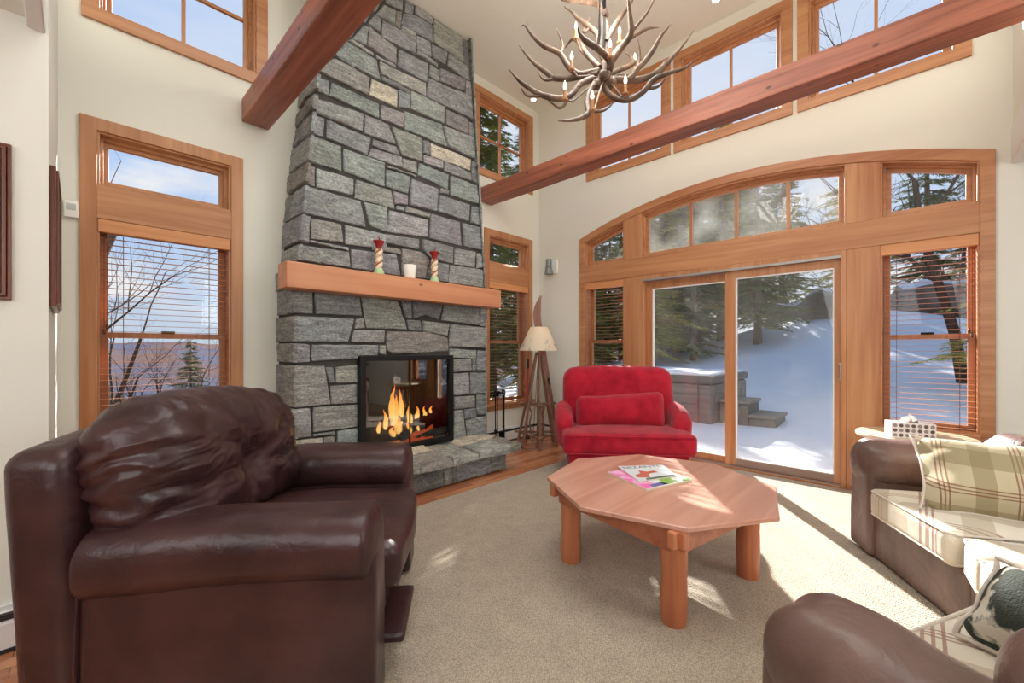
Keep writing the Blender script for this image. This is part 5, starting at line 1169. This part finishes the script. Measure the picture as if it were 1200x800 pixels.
# ================================================================ outdoors
def gz(x, y):
    """ground height"""
    d = x-7.5
    h_ = -.16+.075*max(0, d-1.5)*max(0, min(1, (14-y)/6+.4)) if d > 0 else -.16
    h_ += 2.1*math.exp(-(((x-25)/6)**2+((y-2.0)/6)**2))
    k = max(0, y-7.5-.55*max(0, x)); h_ -= min(14, .16*k)
    h_ += .05*mnoise.noise(Vector((x*.6, y*.6, 0)))*min(1, max(0, (x-5)/3))+.5*mnoise.noise(Vector((x*.06, y*.06, 3)))*min(1, max(0, (math.hypot(x, y)-14)/10))
    return h_
snow = mat('snow', srgb(198, 201, 208), .75, spec=.3, bump=(3, .5, 6))
snow.node_tree.nodes['Principled BSDF'].inputs['Subsurface Weight'].default_value = 0
brown = mat('brown_woodland', srgb(66, 50, 44), 1, spec=0, var=(.35, srgb(88, 78, 62), .45, .7), bump=(2, 1, 8))
m = MB(); xs = [4.94+i*.35 for i in range(60)]+[26+i*2.5 for i in range(34)]; ys = [-40+i*2.5 for i in range(13)]+[-8+i*.5 for i in range(50)]
def grid(xs, ys, f, name, mt, label, cat):
    m = MB(); g = [[m.V((x, y, f(x, y))) for y in ys] for x in xs]
    for i in range(len(xs)-1):
        for j in range(len(ys)-1): m.F([g[i][j], g[i+1][j], g[i+1][j+1], g[i][j+1]])
    o = m.build(name, mt, ang=180); tag(o, label, cat, kind='structure'); return o
grid(xs, ys, gz, 'snowy_ground', snow, 'snow covered yard outside the sliding door', 'ground')
def gl(x, y): k = max(0, y-9); return -.6-min(6, .17*k)+1.2*mnoise.noise(Vector((x*.08, y*.08, 1)))
grid([26-21+i*1.5 for i in range(90)], [16.5+i*.8 for i in range(6)]+[21.5+i*3 for i in range(30)], lambda x, y: gz(x, y)-.02, 'hillside_ground', brown, 'brown wooded hillside beyond the snowy yard', 'ground')
grid([-60+i*2 for i in range(33)]+[4.9], [4.3+i*.8 for i in range(12)]+[14+i*3 for i in range(60)], gl, 'hillside_ground', brown, 'brown wooded hillside falling away outside the left window', 'ground')
hillm = mat('far_hills', srgb(84, 88, 104), 1, spec=0, var=(.03, srgb(104, 86, 82), .4, .6))
m = MB(); n = 80; top = []; bot = []
for i in range(n):
    a = math.radians(20+110*i/(n-1)); R_ = 420; x, y = R_*math.cos(a), R_*math.sin(a); top.append(m.V((x, y, 6+7*mnoise.noise(Vector((a*5, 0, 0)))+2*mnoise.noise(Vector((a*22, 0, 0)))))); bot.append(m.V((x*.45, y*.45, -22)))
for i in range(n-1): m.F([bot[i], bot[i+1], top[i+1], top[i]])
struct(m.build('distant_hills', hillm, ang=180))

# ---- trees
barkm = mat('tree_bark', srgb(108, 88, 74), .95, bump=(12, 1, 6)); ndl = [mat('needles_%d' % i, c, .7, spec=.2) for i, c in enumerate((srgb(100, 108, 48), srgb(158, 154, 72), srgb(84, 100, 52)))]
def needles_mesh(seed, H=9.0, R=2.1, base=.9, dens=1.5):
    rnd = random.Random(seed); m = MB(); tw = MB()
    z = base
    while z < H-.15:
        k = (z-base)/(H-base); L_ = R*(1-k)**.8*rnd.uniform(.75, 1.1)+.15; nb = rnd.randint(5, 7)
        for b in range(nb):
            a = rnd.uniform(0, 2*PI); Lb = L_*rnd.uniform(.7, 1.1); dx, dy = math.cos(a), math.sin(a); zz = z+rnd.uniform(-.1, .1)
            pts = []
            for i in range(6):
                t_ = i/5; pts.append(Vector((dx*Lb*t_, dy*Lb*t_, zz-.30*Lb*t_*t_+.12*Lb*t_**3)))
            tw.tube(pts, [.02*(1-t_/6) for t_ in range(6)], 4)
            ns = int((6+Lb*13)*dens)
            for s_ in range(ns):
                t_ = rnd.uniform(.12, 1); p = pts[0].lerp(pts[-1], t_); p.z = zz-.30*Lb*t_*t_+.12*Lb*t_**3
                sa = a+rnd.choice((-1, 1))*rnd.uniform(.35, 1.15); ln = rnd.uniform(.22, .5)*(1.15-t_*.6)*(.6+.4*min(1, Lb)); d = Vector((math.cos(sa), math.sin(sa), rnd.uniform(-.75, -.1))).normalized()
                side = d.cross(Vector((0, 0, 1))).normalized(); wd_ = ln*.16; tl = side*wd_+Vector((0, 0, rnd.uniform(-.03, .03)))
                # a feathery spray: 3 narrow blades
                for q in (-.55, 0, .55):
                    dd = (d+side*q*.9).normalized(); l2 = ln*(1 if q == 0 else .62); w2 = side.cross(dd)*(wd_*.22)+side*(wd_*.28); o_ = p+d*ln*(.0 if q == 0 else .18)
                    v = [m.V(o_), m.V(o_+dd*l2*.5+w2), m.V(o_+dd*l2), m.V(o_+dd*l2*.5-w2)]; m.F(v)
        z += .21+.05*rnd.random()
    tr = MB().tube([(0, 0, 0), (.03, 0, H*.3), (0, .03, H*.65), (0, 0, H)], [.17, .13, .07, .01], 10)
    return m, tw, tr
def make_conifer(seed, label, mt, **k):
    root = thing('conifer', label, 'tree', (0, 0, 0), 0, 'evergreens outside')
    m, tw, tr = needles_mesh(seed, **k)
    tr.build('trunk', barkm, root, local=True); tw.build('boughs', barkm, root, local=True); m.build('needles', mt, root, local=True, smooth=False); return root
protos = [make_conifer(1, '', ndl[0]), make_conifer(2, '', ndl[1], R=2.4, base=1.6), make_conifer(3, '', ndl[2], R=1.8, base=.6)]
used = [False]*3
def lane_limit(x, y):
    """height that still lets the low sun reach the windows"""
    d = x-4.73; lo, hi = -.6+.77*d-1.8, 3.3+.77*d+1.8
    if lo < y < hi and d > 0: return .545*d
    return 99
def conifer(kind, x, y, h_, label, rz=0, lim=True):
    base = [9.0, 9.0, 9.0][kind]; z = gz(x, y) if x > 4.95 else gl(x, y)
    if lim: h_ = min(h_, lane_limit(x, y)-z)
    o = protos[kind] if not used[kind] else copy_tree(protos[kind]); used[kind] = True
    s = h_/base; o.location = (x, y, z-.05); o.scale = (s*1.05, s*1.05, s); o.rotation_euler = (0, 0, rz); o['label'] = label; return o
conifer(1, 14.5, 6.9, 5.3, 'evergreen with boughs crossing the left pane of the sliding door', .3)
conifer(0, 9.8, 11.0, 11.5, 'dark evergreen filling the tall window behind the floor lamp', 1.0, False)
conifer(2, 8.6, 6.15, 5.8, 'small evergreen close to the house corner outside the narrow sidelight', 2.2, False)
conifer(0, 8.3, 8.8, 7.0, 'evergreen close outside the tall window behind the floor lamp', .4, False)
conifer(2, 6.9, 7.5, 2.6, 'small young evergreen at the foot of the trees outside the tall lamp window', 1.4, False)
conifer(0, 7.9, 7.1, 7.4, 'full evergreen added to block the sun outside the house corner by the floor lamp', 2.4, False)  # added mostly out of view to keep sun stripes off the carpet
conifer(0, 20.2, 4.9, 8.5, 'evergreen with a bare lower trunk behind the hot tub, right of the door stile', .7)
conifer(1, 17.6, 8.4, 8.2, 'yellow green evergreen behind the left end of the hot tub', 1.9)
conifer(2, 18.4, 6.9, 8.0, 'evergreen behind the middle of the hot tub', 3.0)
SHL = ['tall slim evergreen well to the left of the hot tub, nearest the house', 'evergreen left of the hot tub, behind the nearest slim one', 'evergreen left of the hot tub, between two taller ones', 'farthest evergreen of the clump left of the hot tub', 'rounder evergreen at the back of the clump left of the hot tub', 'evergreen at the far left edge of the clump beyond the hot tub']
for i, (x, y) in enumerate(((14.6, 9.6), (17.4, 11.4), (19.6, 13.4), (21.0, 11.0), (22.2, 15.6), (16.4, 13.4))):
    conifer((0, 2, 1)[i % 3], x, y, 9.0, SHL[i], i*1.1)
tl = random.Random(11)
lab = ['evergreen in the first row of the woods beyond the hot tub', 'evergreen in the second row of the woods beyond the snow', 'tall evergreen in the far row of the woods on the slope']
rows = [(23.5, [11.2, 14.4, 17.6, 20.5]), (28, [11.5, 15, 18.5, 23.0]), (37, [-14, -10.5, -7, -3.5, 0, 3.5, 7, 10.5, 14, 18, 22, 26, 30, 35])]
ordn = ['nearest the sliding door side', 'second along', 'third along', 'fourth along', 'fifth along', 'sixth along', 'seventh along', 'eighth along', 'ninth along', 'tenth along', 'eleventh along']
for ri, (x, yy) in enumerate(rows):
    for i, y in enumerate(yy): o = conifer(tl.randint(0, 2), x+tl.uniform(-.8, .8), y+tl.uniform(-.5, .5), tl.uniform(9.5, 11.5)+ri*2.2, lab[ri], tl.uniform(0, 6)); o['group'] = ['evergreens in the first row beyond the hot tub', 'evergreens in the second row', 'evergreens in the far row on the slope'][ri]
for i, (x, y, h_) in enumerate(((13.2, -1.7, 5.6), (15.5, -4.2, 7.5), (19, -6, 8.5))):
    o = conifer((i+1) % 3, x, y, h_, ['evergreen seen through the right sidelight, nearest to the house', 'evergreen behind the nearest one outside the right sidelight', 'tallest evergreen outside the right sidelight'][i], i, False)
conifer(0, 3.1, 20.5, 4.4, 'lone evergreen below the horizon outside the left window', .5, False)
conifer(2, 12.0, 14.5, 7.5, 'evergreen on the slope behind the one outside the tall lamp window', 1.5, False)
conifer(0, 15.5, 17.5, 9.0, 'evergreen farthest back outside the tall lamp window', 2.5, False)

# ---- bare trees
bk2 = mat('bare_branch_bark', srgb(76, 60, 52), .95, spec=.1)
def bare_mesh(seed, H=7, r0=.10, depth=5, spread=.65, lean=(0, 0), up=.12):
    rnd = random.Random(seed); m = MB()
    def grow(p, d, L_, r, lv):
        pts = [p]; rr = [r]; dd = d.copy(); seg = 4
        for i in range(seg):
            dd = (dd+Vector((rnd.uniform(-.16, .16), rnd.uniform(-.16, .16), rnd.uniform(-.08, .14)+up*.3))).normalized(); p = p+dd*(L_/seg); pts.append(p); rr.append(r*(1-.55*(i+1)/seg))
        m.tube(pts, rr, 6 if lv < 2 else 3, cap=lv < 2)
        if lv >= depth: return
        for c in range(rnd.randint(3, 4) if lv < 3 else rnd.randint(2, 4)):
            i = rnd.randint(1, seg); q = pts[i]; ax = dd.orthogonal(); ax.rotate(Matrix.Rotation(rnd.uniform(0, 2*PI), 3, dd)); nd = (dd+ax.normalized()*rnd.uniform(.45, 1.0)*spread*1.5).normalized(); grow(q, nd, L_*rnd.uniform(.5, .72), rr[i]*.62, lv+1)
    grow(Vector((0, 0, 0)), Vector((lean[0], lean[1], 1)).normalized(), H*.42, r0, 0)
    return m
def bare_tree(proto, seed, x, y, z, label, group=None, **k):
    t = thing('bare_tree', label, 'tree', (x, y, z), 0, group); bare_mesh(seed, **k).build('branches', bk2, t, local=True, ang=80); return t
b1 = bare_tree(None, 5, -1.0, 7.2, -.9, 'bare tree reaching thin branches across the tall left window', H=9.5, r0=.10, depth=5, lean=(.42, .0))
b2 = bare_tree(None, 8, .2, 9.6, -1.2, 'second bare tree a little farther out behind the left window', H=6.5, r0=.06, depth=5, lean=(.2, .1))
bb = [bare_tree(None, 21, 24, 1.5, gz(24, 1.5), 'bare tree on the snow hill seen through the door', 'bare trees on the slope', H=9, r0=.1), bare_tree(None, 22, 26, 12, gz(26, 12), 'bare tree between the evergreens beyond the tub', 'bare trees on the slope', H=12, r0=.12)]
for i, (x, y, s) in enumerate(((28, -1.5, 1.2), (30, 5.5, 1.3), (27, 3.0, 1.1), (33, 10.5, 1.4), (31, 15.5, 1.3), (26, 17.5, 1.1), (32, 1.5, 1.2), (17.0, .9, .5), (22.5, -3.5, 1.0))):
    c = copy_tree(bb[i % 2]); c.location = (x, y, gz(x, y)-.1); c.scale = (s,)*3; c.rotation_euler = (0, 0, i*1.3); c['label'] = ['leafless tree on the snowy slope, right of the rocks', 'leafless tree high on the slope behind the rocks', 'leafless tree directly behind the snowy rocks', 'leafless tree in the woods far beyond the hot tub', 'leafless tree in the far woods, left of the door stile', 'leafless tree left of the far evergreens', 'leafless tree farthest up the hill', 'small leafless sapling on the snow slope', 'leafless tree outside the right sidelight'][i]
SH2 = ['tall evergreen close behind the hot tub, left one of the pair', 'tall evergreen close behind the hot tub, right one of the pair', 'tall evergreen in the middle of the grove behind the hot tub', 'tall evergreen just left of the door stile', 'tall evergreen right behind the door stile', 'tall evergreen at the back right of the grove', 'tall evergreen at the right end of the grove near the rocks']
for i, (x, y) in enumerate(((19.5, 8.8), (22, 9.4), (24.5, 10.2), (22.8, 7.2), (25.4, 7.8))):
    conifer((1, 0, 2)[i % 3], x, y, 11.5+i % 3, SH2[i], i*.9, False)
# tall bare trees near the clerestory sight lines
for i, (x, y, s) in enumerate(((13.5, 10.6, 1.0), (15.0, -.8, 1.0), (12.5, 4.4, .0))):
    if s == 0: continue
    c = copy_tree(bb[1]); c.location = (x, y, gz(x, y)); c.scale = (s,)*3; c.rotation_euler = (0, 0, i*2.1+1); c['label'] = ['tall bare tree showing its twigs in the clerestory window over the chandelier', 'tall bare tree showing its twigs in the right clerestory window'][i]
# brush below the left window
br0 = bare_tree(None, 31, 1.5, 12.5, 0, 'tangled brown bush on the hillside outside the left window', 'brown bushes on the hillside', H=3.4, r0=.03, depth=4, spread=.9)
rb_ = random.Random(3); bl = ['tangled brown bush on the hillside outside the left window']
first = True
for i in range(40):
    x = rb_.uniform(-1.5, 9.0); y = rb_.uniform(11, 25); o = br0 if first else copy_tree(br0); first = False
    o.location = (x, y, gl(x, y)-.1); s = rb_.uniform(.8, 1.35); o.scale = (s, s, s); o.rotation_euler = (0, 0, rb_.uniform(0, 6))

# ---- hot tub and steps
t = thing('hot_tub', 'grey wood sided hot tub with a snow covered lid outside the sliding door', 'hot tub', (9.45, 3.95, -.2), 0)
gw = wood('weathered_cedar', srgb(116, 110, 102), srgb(84, 80, 74), 1, rough=.7, fine=14, coat=0); gwx = wood('weathered_cedar_x', srgb(116, 110, 102), srgb(84, 80, 74), 0, rough=.7, fine=14, coat=0)
x0, x1, y0, y1 = 8.3, 10.6, 2.8, 5.1
MB().box(x0+.04, x1-.04, y0+.04, y1-.04, -.22, .58).build('tub_body', mat('tub_grey', srgb(92, 90, 86), .7), t, smooth=False)
for k in range(4):
    z = -.19+k*.19
    MB().box(x0+.005, x0+.04, y0+.25, y1-.25, z, z+.18).build('side_plank', gw, t, smooth=False, bevel=.006); MB().box(x0+.25, x1-.25, y0+.005, y0+.04, z, z+.18).build('side_plank', gwx, t, smooth=False, bevel=.006)
for (a, b) in ((x0, y0), (x0, y1-.26), (x1-.26, y0)): MB().rbox((a+.13, b+.13, .19), (.27, .27, .79), .08, n=2, q=4).build('corner_panel', gw, t)
MB().rbox(((x0+x1)/2, (y0+y1)/2, .66), (2.36, 2.36, .16), .05, n=8).build('lid', mat('lid_vinyl', srgb(84, 78, 72), .6), t)
MB().rbox(((x0+x1)/2, (y0+y1)/2, .745), (2.2, 2.2, .08), .04, n=14, deform=lambda P, u: P+Vector((0, 0, .03*nz3(P, 1.5, 3)*(u[2] > 0)))).build('snow_cap', snow, t)
t = thing('tub_steps', 'grey two-tread wooden steps beside the hot tub', 'steps', (9.15, 2.3, -.2), 0)
stepm = mat('step_grey', srgb(116, 110, 100), .8)
for k, (ya, yb, zt) in enumerate(((2.25, 2.78, .27), (1.80, 2.27, .03))):
    MB().rbox((9.1, (ya+yb)/2, zt-.025), (.85, yb-ya, .06), .015, n=2).build('tread', stepm, t)
    MB().box(8.72, 9.48, ya+.03, yb, -.3, zt-.05).build('riser_box', gwx, t, smooth=False, bevel=.005)

# ---- snowy boulders on the slope
rockm = mat('dark_rock', srgb(96, 82, 72), .95, bump=(4, 1, 8), var=(1.2, srgb(120, 112, 104), .4, .6))
def boulder(x, y, s, label, i):
    t = thing('boulder', label, 'rock', (x, y, gz(x, y)-.3), 0, None); z = gz(x, y)
    def df(P, u): return P+Vector((nz3(P, 1/s, i), nz3(P, 1/s, i+4), nz3(P, 1.3/s, i+8)))*s*.4+Vector((nz3(P, 3/s, i), nz3(P, 3/s, i+2), 0))*s*.12
    MB().rbox((x, y, z+s*.3), (s*1.7, s*2.0, s*1.3), s*.5, n=8, deform=df, q=5).build('rock', rockm, t, ang=40)
    MB().rbox((x+.05*s, y, z+s*.86), (s*1.35, s*1.6, s*.35), s*.17, n=8, deform=lambda P, u: df(P+Vector((0, 0, s*.5)), u)-Vector((0, 0, s*.5)), q=4).build('snow_cap', snow, t)
boulder(23.6, 2.7, 1.15, 'large snow capped boulder on the slope, seen high in the sliding door pane', 1); boulder(25.6, -.4, 1.3, 'snow capped boulder at the right side of the sliding door pane', 5); boulder(25.8, 4.9, .8, 'smaller snow capped rock left of the large boulder', 9)

# labels of the evergreens and bushes that only their place tells apart, counted from the left as seen from the room
ORDW = ['first', 'second', 'third', 'fourth', 'fifth', 'sixth', 'seventh', 'eighth', 'ninth', 'tenth', 'eleventh', 'twelfth', 'thirteenth', 'fourteenth', 'fifteenth', 'sixteenth', 'seventeenth', 'eighteenth', 'nineteenth', 'twentieth']
ORDW += ['twenty-'+w for w in ORDW[:9]]+['thirtieth']+['thirty-'+w for w in ORDW[:9]]+['fortieth']
def number_off(group, text):
    obs = [o for o in S.objects if o.get('group') == group and o.parent is None]
    obs.sort(key=lambda o: -math.atan2(o.location.y, o.location.x))
    for i, o in enumerate(obs): o['label'] = text % ORDW[i]
number_off('evergreens in the first row beyond the hot tub', '%s evergreen from the left in the row right beyond the hot tub')
number_off('evergreens in the second row', '%s evergreen from the left in the second row of the woods')
number_off('evergreens in the far row on the slope', '%s evergreen from the left in the far row up the slope')
number_off('brown bushes on the hillside', '%s tangled brown bush from the left outside the tall left window')
